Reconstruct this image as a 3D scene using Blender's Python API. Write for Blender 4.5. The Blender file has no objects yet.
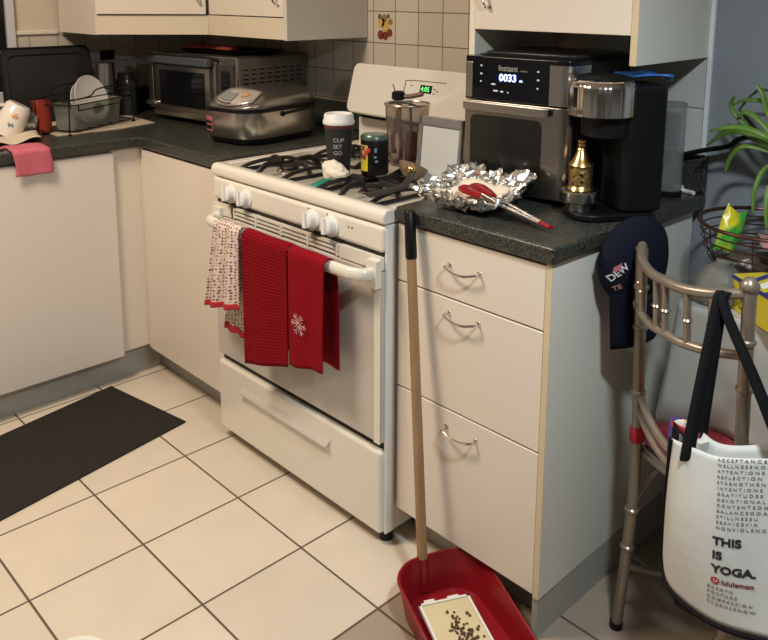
import bpy, bmesh, math, random
from mathutils import Vector, Matrix
sc = bpy.context.scene
C = bpy.context.scene.collection
PI = math.pi
# ------------------------------------------------------------------ camera
cam = bpy.data.cameras.new('camera'); co = bpy.data.objects.new('camera', cam); C.objects.link(co); sc.camera = co
F = 812.15; yaw, pit, rol = 0.8087, -0.1834, 0.0044
cam.sensor_fit = 'HORIZONTAL'; cam.sensor_width = 36; cam.lens = F/768*36
cam.shift_x = 0; cam.shift_y = -(320-144.4)/768; cam.clip_start = 0.02
fw = Vector((-math.sin(yaw)*math.cos(pit), math.cos(yaw)*math.cos(pit), math.sin(pit)))
rt = Vector((math.cos(yaw), math.sin(yaw), 0)); up = rt.cross(fw)
r2 = rt*math.cos(rol)+up*math.sin(rol); u2 = -rt*math.sin(rol)+up*math.cos(rol)
m = Matrix((r2, u2, -fw)).transposed().to_4x4(); m.translation = (2.6664, -1.3529, 1.4099); co.matrix_world = m
# ------------------------------------------------------------------ light and exposure
w = bpy.data.worlds.new('world'); sc.world = w; w.use_nodes = True
w.node_tree.nodes['Background'].inputs[0].default_value = (0.5, 0.55, 0.6, 1); w.node_tree.nodes['Background'].inputs[1].default_value = 0.05
sc.view_settings.view_transform = 'Standard'; sc.view_settings.look = 'None'; sc.view_settings.gamma = 1
sc.view_settings.exposure = 0.07
def area(name, loc, size, power, col, aim=None):
    l = bpy.data.lights.new(name, 'AREA'); l.shape = 'DISK'; l.size = size; l.energy = power; l.color = col
    o = bpy.data.objects.new(name, l); C.objects.link(o); o.location = loc
    if aim: o.rotation_euler = (Vector(aim)-Vector(loc)).to_track_quat('-Z', 'Y').to_euler()
    return o
area('ceiling_lamp_light', (0.72, -1.18, 2.36), 0.60, 43, (1.0, 0.82, 0.64))
area('dining_lamp_light', (2.45, -0.52, 1.86), 0.14, 19, (0.86, 0.96, 1.0))
# ------------------------------------------------------------------ helpers
def mat(name, col, rough=0.5, metal=0.0, var=0.0, scale=20, bump=0.0, bscale=None, coat=0.0, trans=0.0, emit=None, es=0, ior=1.45, alpha=1, sheen=0, stretch=None, spec=0.5):
    M = bpy.data.materials.new(name); M.use_nodes = True; nt = M.node_tree; b = nt.nodes['Principled BSDF']
    b.inputs['Base Color'].default_value = (*col, 1); b.inputs['Roughness'].default_value = rough; b.inputs['Metallic'].default_value = metal
    b.inputs['Coat Weight'].default_value = coat; b.inputs['Transmission Weight'].default_value = trans; b.inputs['IOR'].default_value = ior
    b.inputs['Alpha'].default_value = alpha; b.inputs['Sheen Weight'].default_value = sheen; b.inputs['Specular IOR Level'].default_value = spec
    if emit: b.inputs['Emission Color'].default_value = (*emit, 1); b.inputs['Emission Strength'].default_value = es
    tc = nt.nodes.new('ShaderNodeTexCoord'); src = tc.outputs['Object']
    if stretch:
        mp = nt.nodes.new('ShaderNodeMapping'); mp.inputs['Scale'].default_value = stretch; nt.links.new(src, mp.inputs['Vector']); src = mp.outputs[0]
    n = nt.nodes.new('ShaderNodeTexNoise'); n.inputs['Scale'].default_value = scale; n.inputs['Detail'].default_value = 4; nt.links.new(src, n.inputs['Vector'])
    mx = nt.nodes.new('ShaderNodeMix'); mx.data_type = 'RGBA'; v = max(var, 0.02)
    mx.inputs[6].default_value = (*[c*(1-v) for c in col], 1); mx.inputs[7].default_value = (*[min(1, c*(1+v)) for c in col], 1)
    nt.links.new(n.outputs[0], mx.inputs[0]); nt.links.new(mx.outputs[2], b.inputs['Base Color'])
    if bump:
        n2 = nt.nodes.new('ShaderNodeTexNoise'); n2.inputs['Scale'].default_value = bscale or scale; n2.inputs['Detail'].default_value = 3; nt.links.new(src, n2.inputs['Vector'])
        bp = nt.nodes.new('ShaderNodeBump'); bp.inputs['Strength'].default_value = bump; bp.inputs['Distance'].default_value = 0.004
        nt.links.new(n2.outputs[0], bp.inputs['Height']); nt.links.new(bp.outputs[0], b.inputs['Normal'])
    return M
def N(nt, t, **k):
    n = nt.nodes.new(t)
    for a, v in k.items(): setattr(n, a, v)
    return n
def mth(nt, op, a, b=None, c=None):
    n = nt.nodes.new('ShaderNodeMath'); n.operation = op
    for i, x in enumerate((a, b, c)):
        if x is None: continue
        if isinstance(x, (int, float)): n.inputs[i].default_value = x
        else: nt.links.new(x, n.inputs[i])
    return n.outputs[0]
def grid_mat(name, col, grout, axes, org, size, gw, rough, nscale=6, var=.06, second=None, gbump=.5, tvar=.04):
    M = mat(name, col, rough, var=var, scale=nscale); nt = M.node_tree; b = nt.nodes['Principled BSDF']
    src = b.inputs['Base Color'].links[0].from_socket
    g = N(nt, 'ShaderNodeNewGeometry'); s = N(nt, 'ShaderNodeSeparateXYZ'); nt.links.new(g.outputs['Position'], s.inputs[0])
    ms, ids = [], []
    for ax, o, z in zip(axes, org, size):
        q = mth(nt, 'DIVIDE', mth(nt, 'SUBTRACT', s.outputs[ax], o), z)
        f = mth(nt, 'FRACT', q); ids.append(mth(nt, 'FLOOR', q))
        d = mth(nt, 'MULTIPLY', mth(nt, 'MINIMUM', f, mth(nt, 'SUBTRACT', 1.0, f)), z); ms.append(d)
    d = mth(nt, 'MINIMUM', ms[0], ms[1])
    mr = N(nt, 'ShaderNodeMapRange'); mr.inputs['From Min'].default_value = gw*.35; mr.inputs['From Max'].default_value = gw*.75; nt.links.new(d, mr.inputs[0])
    wn = N(nt, 'ShaderNodeTexWhiteNoise', noise_dimensions='2D'); cb = N(nt, 'ShaderNodeCombineXYZ'); nt.links.new(ids[0], cb.inputs[0]); nt.links.new(ids[1], cb.inputs[1]); nt.links.new(cb.outputs[0], wn.inputs['Vector'])
    hv = N(nt, 'ShaderNodeHueSaturation'); nt.links.new(mth(nt, 'ADD', 1-tvar, mth(nt, 'MULTIPLY', wn.outputs[0], 2*tvar)), hv.inputs['Value']); nt.links.new(src, hv.inputs['Color'])
    c = hv.outputs[0]
    mx = N(nt, 'ShaderNodeMix', data_type='RGBA'); mx.inputs[6].default_value = (*grout, 1); nt.links.new(c, mx.inputs[7]); nt.links.new(mr.outputs[0], mx.inputs[0])
    nt.links.new(mx.outputs[2], b.inputs['Base Color'])
    bp = N(nt, 'ShaderNodeBump'); bp.inputs['Strength'].default_value = gbump; bp.inputs['Distance'].default_value = .002; nt.links.new(mr.outputs[0], bp.inputs['Height']); nt.links.new(bp.outputs[0], b.inputs['Normal'])
    nt.links.new(mth(nt, 'SUBTRACT', 1.0, mth(nt, 'MULTIPLY', mr.outputs[0], 1-rough)), b.inputs['Roughness'])
    return M
def speckle(name, c1, c2, c3, rough=.3):
    M = mat(name, c1, rough); nt = M.node_tree; b = nt.nodes['Principled BSDF']; tc = N(nt, 'ShaderNodeTexCoord')
    n = N(nt, 'ShaderNodeTexNoise'); n.inputs['Scale'].default_value = 230; n.inputs['Detail'].default_value = 3; nt.links.new(tc.outputs['Object'], n.inputs['Vector'])
    r = N(nt, 'ShaderNodeValToRGB'); e = r.color_ramp.elements; e[0].position = .38; e[0].color = (*c1, 1); e[1].position = .66; e[1].color = (*c3, 1)
    x = e.new(.5); x.color = (*c2, 1); nt.links.new(n.outputs[0], r.inputs[0]); nt.links.new(r.outputs[0], b.inputs['Base Color'])
    return M
WORLD = {}
def tag(o, label, cat, group=None):
    o['label'] = label; o['category'] = cat
    if group: o['group'] = group
    return o
def thing(name, label, cat, loc=(0, 0, 0), rz=0, group=None, local=False):
    o = bpy.data.objects.new(name, None); C.objects.link(o); o.location = loc; o.rotation_euler = (0, 0, rz); o.empty_display_size = .05
    tag(o, label, cat, group)
    WORLD[o] = None if local else (Matrix.Translation(loc) @ Matrix.Rotation(rz, 4, 'Z')).inverted()
    return o
def obj(name, bm, m, parent=None, smooth=False, bevel=0, seg=2, label=None):
    bmesh.ops.recalc_face_normals(bm, faces=bm.faces[:])
    me = bpy.data.meshes.new(name); bm.to_mesh(me); bm.free()
    for x in (m if isinstance(m, (list, tuple)) else [m]): me.materials.append(x)
    o = bpy.data.objects.new(name, me); C.objects.link(o)
    if smooth:
        for p in me.polygons: p.use_smooth = True
        if smooth != 'all': me.set_sharp_from_angle(angle=math.radians(40))
    if bevel:
        b = o.modifiers.new('bevel', 'BEVEL'); b.width = bevel; b.segments = seg; b.limit_method = 'ANGLE'; b.angle_limit = math.radians(35)
        for p in me.polygons: p.use_smooth = True
        if not smooth: me.set_sharp_from_angle(angle=math.radians(35))
        b.harden_normals = True
    if parent:
        o.parent = parent
        W = WORLD.get(parent)
        if W is not None: o.matrix_parent_inverse = W
    if label: o['label'] = label
    return o
def solid(o, t, off=0):
    s = o.modifiers.new('solid', 'SOLIDIFY'); s.thickness = t; s.offset = off; return o
def B(): return bmesh.new()
def box(bm, x0, x1, y0, y1, z0, z1, M=None, mi=0):
    vs = [bm.verts.new((x, y, z)) for x in (x0, x1) for y in (y0, y1) for z in (z0, z1)]
    if M: 
        for v in vs: v.co = M @ v.co
    for f in ((0, 1, 3, 2), (4, 6, 7, 5), (0, 4, 5, 1), (2, 3, 7, 6), (0, 2, 6, 4), (1, 5, 7, 3)):
        bm.faces.new([vs[i] for i in f]).material_index = mi
    return bm
def bx(*a, **k): return box(B(), *a, **k)
def lathe(bm, prof, c=(0, 0, 0), n=28, M=None, cap=True, mi=0, sx=1, sy=1):
    rings = []
    for r, z in prof:
        ring = []
        for i in range(n):
            a = 2*PI*i/n; p = Vector((c[0]+r*math.cos(a)*sx, c[1]+r*math.sin(a)*sy, c[2]+z))
            ring.append(bm.verts.new(M @ p if M else p))
        rings.append(ring)
    for a, b in zip(rings, rings[1:]):
        for i in range(n): bm.faces.new((a[i], a[(i+1) % n], b[(i+1) % n], b[i])).material_index = mi
    if cap:
        bm.faces.new(rings[0][::-1]).material_index = mi; bm.faces.new(rings[-1]).material_index = mi
    return bm
def axis_m(p, d):
    return Matrix.Translation(p) @ Vector(d).to_track_quat('Z', 'Y').to_matrix().to_4x4()
def cyl(bm, p0, p1, r0, r1=None, n=16, mi=0):
    p0, p1 = Vector(p0), Vector(p1); r1 = r0 if r1 is None else r1
    return lathe(bm, [(r0, 0), (r1, (p1-p0).length)], n=n, M=axis_m(p0, p1-p0), mi=mi)
def smoothpts(pts, k=6, closed=False):
    P = [Vector(p) for p in pts]; n = len(P); out = []
    rng = range(n if closed else n-1)
    for i in rng:
        if closed: a, b, c, d = P[i-1], P[i], P[(i+1) % n], P[(i+2) % n]
        else: a, b, c, d = P[max(i-1, 0)], P[i], P[i+1], P[min(i+2, n-1)]
        for j in range(k):
            t = j/k; out.append(.5*((2*b)+(c-a)*t+(2*a-5*b+4*c-d)*t*t+(-a+3*b-3*c+d)*t**3))
    if not closed: out.append(P[-1])
    return out
def tube(bm, pts, r, n=8, closed=False, mi=0, flat=None):
    P = [Vector(p) for p in pts]; L = len(P); rings = []; ref = None
    for i, p in enumerate(P):
        if closed: t = P[(i+1) % L]-P[i-1]
        else: t = P[min(i+1, L-1)]-P[max(i-1, 0)]
        t.normalize()
        if ref is None:
            ref = Vector((0, 0, 1)) if abs(t.z) < .9 else Vector((1, 0, 0))
        u = (ref-t*ref.dot(t)).normalized(); v = t.cross(u); ref = u
        rr = r[i] if isinstance(r, (list, tuple)) else r
        a_, b_ = (rr, rr) if not flat else (rr*flat[0], rr*flat[1])
        rings.append([bm.verts.new(p+u*a_*math.cos(2*PI*k/n)+v*b_*math.sin(2*PI*k/n)) for k in range(n)])
    m_ = L if closed else L-1
    for i in range(m_):
        a, b = rings[i], rings[(i+1) % L]
        for k in range(n): bm.faces.new((a[k], a[(k+1) % n], b[(k+1) % n], b[k])).material_index = mi
    if not closed: bm.faces.new(rings[0][::-1]).material_index = mi; bm.faces.new(rings[-1]).material_index = mi
    return bm
def prism(bm, poly, z0, z1, M=None, mi=0):
    a = [bm.verts.new((x, y, z0)) for x, y in poly]; b = [bm.verts.new((x, y, z1)) for x, y in poly]
    if M:
        for v in a+b: v.co = M @ v.co
    n = len(poly)
    for i in range(n): bm.faces.new((a[i], a[(i+1) % n], b[(i+1) % n], b[i])).material_index = mi
    bm.faces.new(a[::-1]).material_index = mi; bm.faces.new(b).material_index = mi
    return bm
def rrect(x0, x1, y0, y1, r, k=5):
    out = []
    for cx, cy, a0 in ((x1-r, y1-r, 0), (x0+r, y1-r, PI/2), (x0+r, y0+r, PI), (x1-r, y0+r, 1.5*PI)):
        for i in range(k+1):
            a = a0+PI/2*i/k; out.append((cx+r*math.cos(a), cy+r*math.sin(a)))
    return out
def loft(bm, loops, cap=(True, True), mi=0, closed=True):
    R = [[bm.verts.new(p) for p in L] for L in loops]; n = len(R[0])
    for a, b in zip(R, R[1:]):
        for i in range(n if closed else n-1): bm.faces.new((a[i], a[(i+1) % n], b[(i+1) % n], b[i])).material_index = mi
    if cap[0]: bm.faces.new(R[0][::-1]).material_index = mi
    if cap[1]: bm.faces.new(R[-1]).material_index = mi
    return bm
def sheet(bm, fn, nu, nv, mi=0):
    G = [[bm.verts.new(fn(i/nu, j/nv)) for j in range(nv+1)] for i in range(nu+1)]
    for i in range(nu):
        for j in range(nv): bm.faces.new((G[i][j], G[i+1][j], G[i+1][j+1], G[i][j+1])).material_index = mi
    return bm
XZ = Matrix(((1, 0, 0, 0), (0, 0, -1, 0), (0, 1, 0, 0), (0, 0, 0, 1)))    # poly (x,z), extruded towards -y
YZ = Matrix(((0, 0, 1, 0), (1, 0, 0, 0), (0, 1, 0, 0), (0, 0, 0, 1)))     # poly (y,z), extruded towards +x
def text_bm(s, size, M, depth=.0006, align='LEFT', bold=0.0, fn=None):
    cu = bpy.data.curves.new('t', 'FONT'); cu.body = s; cu.size = size; cu.extrude = depth; cu.align_x = align; cu.offset = bold; cu.space_line = 1.0
    cu.resolution_u = 3
    o = bpy.data.objects.new('t', cu); C.objects.link(o)
    dg = bpy.context.evaluated_depsgraph_get(); me = bpy.data.meshes.new_from_object(o.evaluated_get(dg))
    bm = B(); bm.from_mesh(me); bpy.data.objects.remove(o); bpy.data.curves.remove(cu); bpy.data.meshes.remove(me)
    for v in bm.verts: v.co = fn(v.co) if fn else M @ v.co
    return bm
def merge(a, b):
    me = bpy.data.meshes.new('x'); b.to_mesh(me); b.free(); a.from_mesh(me); bpy.data.meshes.remove(me); return a
def face_m(o, ex, ez):      # text plane: x -> ex, y(text) -> ez, z -> outward
    ex = Vector(ex).normalized(); ez = Vector(ez).normalized(); n = ex.cross(ez)
    return Matrix.Translation(o) @ Matrix((ex, ez, n)).transposed().to_4x4()
def struct(name, bm, m, parent=None, **k):
    o = obj(name, bm, m, parent, **k)
    if not parent: o['kind'] = 'structure'
    return o
# ------------------------------------------------------------------ materials
cream = mat('cream_laminate', (.77, .695, .60), .38, var=.03, scale=3)
creamdk = mat('aged_cream_edging', (.66, .54, .36), .5, var=.08, scale=12)
panelw = mat('white_laminate', (.74, .73, .66), .4, var=.04, scale=2.5)
kickm = mat('grey_kickboard', (.40, .385, .34), .6, var=.15, scale=9)
cabin = mat('cabinet_inside', (.52, .50, .46), .6)
counterm = speckle('speckled_laminate_worktop', (.011, .013, .011), (.033, .036, .030), (.105, .105, .085), .30)
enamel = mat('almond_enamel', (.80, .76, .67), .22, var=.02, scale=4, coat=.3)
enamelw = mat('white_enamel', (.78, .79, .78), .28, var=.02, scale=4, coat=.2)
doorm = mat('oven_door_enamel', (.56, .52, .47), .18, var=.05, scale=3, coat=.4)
black = mat('black_plastic', (.006, .006, .007), .4, spec=.3)
iron = mat('cast_iron', (.015, .014, .013), .5, var=.3, scale=60, bump=.3)
steel = mat('brushed_steel', (.55, .52, .48), .26, 1, var=.12, scale=30, stretch=(1, 1, 25))
chrome = mat('chrome', (.75, .74, .72), .12, 1)
dark = mat('dark_steel', (.13, .125, .12), .4, .7, var=.1, scale=10)
whitep = mat('white_plastic', (.78, .78, .76), .4)
glassd = mat('dark_glass', (.006, .006, .008), .08, spec=.4)
clear = mat('clear_plastic', (.85, .87, .86), .12, trans=.92, ior=1.2)
frost = mat('frosted_plastic', (.50, .52, .48), .3, trans=.75, ior=1.15)
red = mat('red_cloth', (.255, .005, .012), .95, var=.15, scale=60, bump=.4, bscale=400, spec=.15)
redp = mat('red_plastic', (.25, .007, .012), .35, var=.12, scale=5)
redtrim = mat('red_trim', (.45, .02, .03), .8)
wood = mat('worn_wood', (.33, .20, .10), .6, var=.35, scale=8, stretch=(8, 8, .6))
# ------------------------------------------------------------------ setting
YW = .64
t_ = .2907
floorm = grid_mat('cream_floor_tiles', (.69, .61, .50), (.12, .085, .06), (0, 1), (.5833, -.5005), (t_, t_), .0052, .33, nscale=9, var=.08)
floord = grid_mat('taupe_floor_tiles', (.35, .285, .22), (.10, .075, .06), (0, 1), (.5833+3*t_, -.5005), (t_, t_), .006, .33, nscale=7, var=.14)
tile = grid_mat('cream_wall_tiles', (.60, .54, .45), (.20, .15, .11), (0, 2), (.5221, 1.2379), (.111, .111), .0032, .25, nscale=5)
tileL = grid_mat('cream_wall_tiles_left', (.60, .54, .45), (.32, .26, .20), (1, 2), (.30, 1.2379), (.111, .111), .003, .3, nscale=5)
tileR = grid_mat('pale_wall_tiles', (.62, .63, .60), (.25, .25, .24), (0, 2), (1.7539, 1.1269), (.222, .222), .0032, .25, nscale=5)
paint = mat('blue_grey_paint', (.27, .295, .325), .7, var=.04, scale=4, bump=.1, bscale=150)
paintc = mat('cream_paint', (.66, .58, .46), .7, var=.04, scale=4)
ceilm = mat('ceiling_paint', (.75, .73, .70), .8)
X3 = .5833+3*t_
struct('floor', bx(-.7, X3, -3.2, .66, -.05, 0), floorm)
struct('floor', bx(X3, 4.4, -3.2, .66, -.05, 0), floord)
struct('ceiling', bx(-.7, 4.4, -3.2, .7, 2.4, 2.45), ceilm)
struct('wall_back', bx(-.7, 4.4, YW+.006, .72, 0, 2.4), paint)
struct('wall_left', bx(-.70, -.626, -3.2, .72, 0, 2.4), paintc)
struct('wall_right', bx(4.4, 4.48, -3.2, .72, 0, 2.4), paint)
struct('wall_front', bx(-.7, 4.48, -3.28, -3.2, 0, 2.4), paint)
struct('trim_1', bx(-.626, 1.40, YW, YW+.006, .9, 2.1), tile)
struct('trim_2', bx(1.40, 1.752, YW, YW+.006, .9, 2.1), tileR)
struct('trim_3', bx(1.752, 1.763, YW-.006, YW+.006, 1.0, 2.3), mat('white_edge_trim', (.85, .87, .88), .35), bevel=.002)
struct('trim_4', bx(-.626, -.620, -.20, .64, .9, 1.25), tileL)
struct('trim_5', bx(-.626, -.612, -.20, -.03, 1.245, 1.262), cream, bevel=.004)
# window by the sink: pale frame, dark night pane
wf = B(); lilac = mat('lilac_white_frame', (.62, .60, .66), .5)
for y0, y1, z0, z1 in ((-.232, -.2, .98, 2.1), (-1.3, -1.24, .98, 2.1), (-1.3, -.2, 2.05, 2.1), (-1.3, -.2, .98, 1.03)): box(wf, -.626, -.60, y0, y1, z0, z1)
win = struct('window_1', wf, lilac, bevel=.004)
obj('window_pane', bx(-.624, -.618, -1.24, -.232, 1.03, 2.05), mat('night_glass', (.010, .014, .010), .08), win)
# ------------------------------------------------------------------ worktops
ct = bm = B()
prism(ct, [(-.62, .64), (-.62, -2.6), (.03, -2.6), (.03, -.03), (.543, -.03), (.543, .64)], .872, .91)
box(ct, -.62, .543, .622, .64, .911, 1.01); box(ct, -.62, -.602, -2.6, .62, .911, 1.01)
tag(obj('worktop', ct, counterm, bevel=.008, seg=3), 'dark speckled corner worktop under the toaster oven and dish rack', 'worktop')
ct = bx(1.318, 1.776, -.03, .64, .872, .91); box(ct, 1.318, 1.776, .622, .64, .911, 1.01)
tag(obj('worktop', ct, counterm, bevel=.008, seg=3), 'dark speckled worktop on the drawer unit under the black air fryer', 'worktop')
# ------------------------------------------------------------------ drawer unit
t = thing('drawer_cabinet', 'white three-drawer base cabinet to the right of the stove', 'cabinet', (1.54, .3, 0))
c = bx(1.318, 1.750, 0, .62, .10, .872); obj('body', c, cream, t)
obj('side_panel', prism(B(), [(1.7515, -.018), (1.766, -.018), (1.757, .61), (1.7515, .61)], .10, .871), [panelw], t, bevel=.0015)
obj('edge_strip', bx(1.7515, 1.7662, -.0205, -.0185, .10, .871), creamdk, t)
k = bx(1.32, 1.7475, .052, .07, 0, .0995); box(k, 1.748, 1.762, -.016, .60, 0, .0995); obj('kickboard', k, kickm, t)
def pull(bm, xc, z, w=.088, y=-.019):
    pts = smoothpts([(xc-w/2, y, z), (xc-w/2, y-.018, z-.001), (xc-w/4, y-.024, z-.007), (xc, y-.025, z-.009), (xc+w/4, y-.024, z-.007), (xc+w/2, y-.018, z-.001), (xc+w/2, y, z)], 4)
    tube(bm, pts, .0032, 8)
    for s in (-1, 1): lathe(bm, [(.007, 0), (.006, .004)], n=12, M=axis_m((xc+s*w/2, y+.001, z), (0, -1, 0)))
for z0, z1, hz in ((.7235, .866, .803), (.4475, .7195, .687), (.105, .4435, .402)):
    d = obj('drawer', bx(1.320, 1.750, -.019, -.001, z0, z1), cream, t, bevel=.002)
    h = B(); pull(h, 1.532, hz); obj('handle', h, chrome, d, smooth=True, label='curved chrome pull')
# dishwasher-like white door and corner cabinets
t = thing('corner_cabinet', 'cream base cabinet door between the room corner and the stove', 'cabinet', (.27, .3, 0))
obj('body', bx(.02, .543, 0, .62, .105, .872), cream, t)
obj('door', bx(.022, .541, -.019, -.001, .108, .862), cream, t, bevel=.002)
obj('edge_strip', bx(.0005, .0195, -.016, -.0005, .108, .868), mat('cream_filler', (.74, .66, .50), .5), t, bevel=.002)
obj('kickboard', bx(-.04, .543, .052, .07, 0, .104), kickm, t)
t = thing('sink_cabinet', 'cream sink base cabinet with wide white door on the left', 'cabinet', (-.3, -1, 0))
obj('body', bx(-.62, -.001, -2.6, -.0005, .118, .872), creamdk if False else cream, t)
obj('door', bx(.0, .019, -.82, -.122, .108, .865), panelw if False else mat('white_door', (.74, .69, .64), .4, var=.03, scale=2), t, bevel=.005)
obj('door', bx(.0, .019, -1.6, -.83, .108, .865), panelw, t, bevel=.005)
obj('kickboard', bx(-.055, -.04, -2.6, .05, 0, .117), mat('scuffed_kickboard', (.42, .42, .39), .5, var=.2, scale=14), t)
# ------------------------------------------------------------------ wall cabinets
t = thing('wall_cabinet', 'cream wall cabinet above the toaster oven, left of the tiled wall', 'cabinet', (.24, .46, 1.3))
obj('body', bx(.001, .474, .30, .638, 1.33, 2.1), cabin, t)
obj('door', bx(.010, .470, .281, .299, 1.332, 2.1), cream, t, bevel=.002)
obj('valance', bx(.001, .474, .284, .300, 1.257, 1.3285), mat('yellowed_valance', (.72, .63, .49), .45, var=.05), t)
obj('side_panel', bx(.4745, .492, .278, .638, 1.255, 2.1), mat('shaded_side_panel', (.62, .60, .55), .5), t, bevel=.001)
h = B(); tube(h, smoothpts([(.445, .281, 1.375), (.445, .262, 1.378), (.437, .258, 1.40), (.43, .262, 1.43), (.43, .281, 1.432)], 4), .0035); obj('handle', h, chrome, t, smooth=True)
DG = [(-.27, -.03), (0, .29), (0, .638), (-.62, .638), (-.62, -.03)]
t = thing('corner_wall_cabinet', 'cream diagonal corner wall cabinet above the dish rack', 'cabinet', (-.35, .3, 1.3))
obj('body', prism(B(), [(-.275, -.012), (-.014, .298), (-.002, .638), (-.60, .638), (-.60, -.012)], 1.345, 2.1), cabin, t)
dv = Vector((.27, .32, 0)).normalized(); nv = Vector((dv.y, -dv.x, 0))
def diag(a, b, o0, o1, z0, z1):
    P = Vector((-.27, -.03, 0)); A = P+dv*a; Bv = P+dv*b
    return prism(B(), [(p.x, p.y) for p in (A+nv*o0, Bv+nv*o0, Bv+nv*o1, A+nv*o1)], z0, z1)
obj('door', diag(.006, .408, -.002, .016, 1.332, 2.1), cream, t, bevel=.002)
obj('valance', diag(.001, .414, -.010, .004, 1.257, 1.3285), mat('yellowed_valance_left', (.72, .63, .49), .45, var=.05), t)
obj('side_panel', bx(-.60, -.272, -.03, -.013, 1.255, 2.1), cream, t)
h = B(); P = Vector((-.27, -.03, 1.375))+dv*.385+nv*.016
tube(h, smoothpts([P, P+nv*.018, P+nv*.02-dv*.006+Vector((0, 0, .03)), P+nv*.018-dv*.012+Vector((0, 0, .055)), P-dv*.012+Vector((0, 0, .057))], 4), .0035); obj('handle', h, chrome, t, smooth=True)
t = thing('wall_cabinet', 'white wall cabinet above the black air fryer and coffee machine', 'cabinet', (1.52, .45, 1.3))
obj('body', bx(1.305, 1.748, .284, .638, 1.325, 2.1), cabin, t)
obj('door', bx(1.306, 1.7485, .264, .2825, 1.322, 2.1), cream, t, bevel=.002)
obj('side_panel', bx(1.285, 1.303, .270, .638, 1.257, 2.1), mat('cream_side', (.80, .76, .64), .4), t)
obj('side_panel', prism(B(), [(1.7505, .264), (1.766, .264), (1.752, .638), (1.7505, .638)], 1.257, 2.1), panelw, t, bevel=.001)
obj('edge_strip', bx(1.750, 1.7662, .2618, .2635, 1.257, 2.1), creamdk, t)
h = B(); tube(h, smoothpts([(1.352, .264, 1.378), (1.352, .248, 1.38), (1.345, .243, 1.40), (1.335, .248, 1.425), (1.335, .264, 1.427)], 4), .004)
lathe(h, [(.008, 0), (.006, .004)], n=10, M=axis_m((1.352, .264, 1.378), (0, -1, 0))); obj('handle', h, chrome, t, smooth=True)
# fruit decal tile
M_ = face_m((.580, .6395, 1.293), (1, 0, 0), (0, 0, 1)); dc = B()
random.seed(3)
for x, y, r, mi in ((-.012, .012, .016, 0), (.004, .004, .018, 0), (-.014, -.018, .014, 1), (.002, -.020, .013, 1), (.017, -.012, .012, 1), (-.002, .022, .012, 2), (.02, .014, .009, 2), (-.018, .026, .008, 3), (.012, .027, .007, 3)):
    lathe(dc, [(r*1.2, 0), (r*1.1, .0012)], (x*1.45, y*1.45, 0), 14, M_, mi=mi)
tag(obj('fruit_decal', dc, [mat('d1', (.62, .42, .10), .5), mat('d2', (.22, .04, .03), .5), mat('d3', (.30, .20, .06), .5), mat('d4', (.12, .14, .12), .5)]), 'small painted fruit motif on the wall tile above the stove', 'tile motif')
# ------------------------------------------------------------------ stove
SX0, SX1, SY = .548, 1.312, -.06
t = thing('gas_stove', 'almond white gas stove with four knobs and towels on its handle', 'stove', (.93, .25, 0))
obj('body', bx(SX0+.004, SX1, -.022, .598, .036, .862), enamelw, t, bevel=.003)
obj('body_frame', bx(SX1-.007, SX1+.0015, -.05, -.021, .036, .862), enamelw, t, bevel=.002)
# cooktop with rounded front lip
prof = [(-.054, .8645), (-.0605, .867), (-.062, .882), (-.0595, .893), (-.052, .899), (-.040, .901), (-.020, .8995), (-.004, .890), (.006, .884), (.50, .884), (.52, .900), (.60, .900), (.60, .866)]
cb = B(); a = [cb.verts.new((SX0-.002, y, z)) for y, z in prof]; b = [cb.verts.new((SX1+.001, y, z)) for y, z in prof]
for i in range(len(prof)): cb.faces.new((a[i], a[(i+1) % len(prof)], b[(i+1) % len(prof)], b[i]))
cb.faces.new(a); cb.faces.new(b[::-1])
box(cb, SX0-.002, SX0+.035, -.03, .55, .878, .8995); box(cb, SX1-.035, SX1+.001, -.03, .55, .878, .8995)
top = obj('cooktop', cb, enamel, t, smooth=True, bevel=.006, seg=3)
obj('control_panel', bx(SX0+.002, SX1-.002, SY, -.022, .792, .861), enamel, t, bevel=.012, seg=3)
for x in (.655, .733, 1.040, 1.118):
    kb = B(); M1 = axis_m((x, SY+.002, .823), (0, -1, .12))
    lathe(kb, [(.0285, 0), (.0285, .006), (.023, .009), (.0215, .024), (.019, .026)], n=28, M=M1)
    kn = obj('knob_or_glint', kb, whitep, t, smooth=True, label='white dial')
    g = B(); box(g, -.0055, .0055, -.021, .021, .024, .034, M=M1 @ Matrix.Rotation(.15, 4, 'Z')); obj('grip', g, whitep, kn, bevel=.002)
bp2 = mat('brown_print', (.18, .08, .05), .6)
for x in (1.185, 1.198): obj('dial_mark', lathe(B(), [(.0028, 0), (.0028, .0006)], n=8, M=axis_m((x, SY-.0003, .835), (0, -1, 0))), bp2, t)
for x in (1.02, 1.028, 1.10): obj('dial_mark', bx(x, x+.003, SY-.0006, SY+.001, .846, .853), bp2, t)
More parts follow.
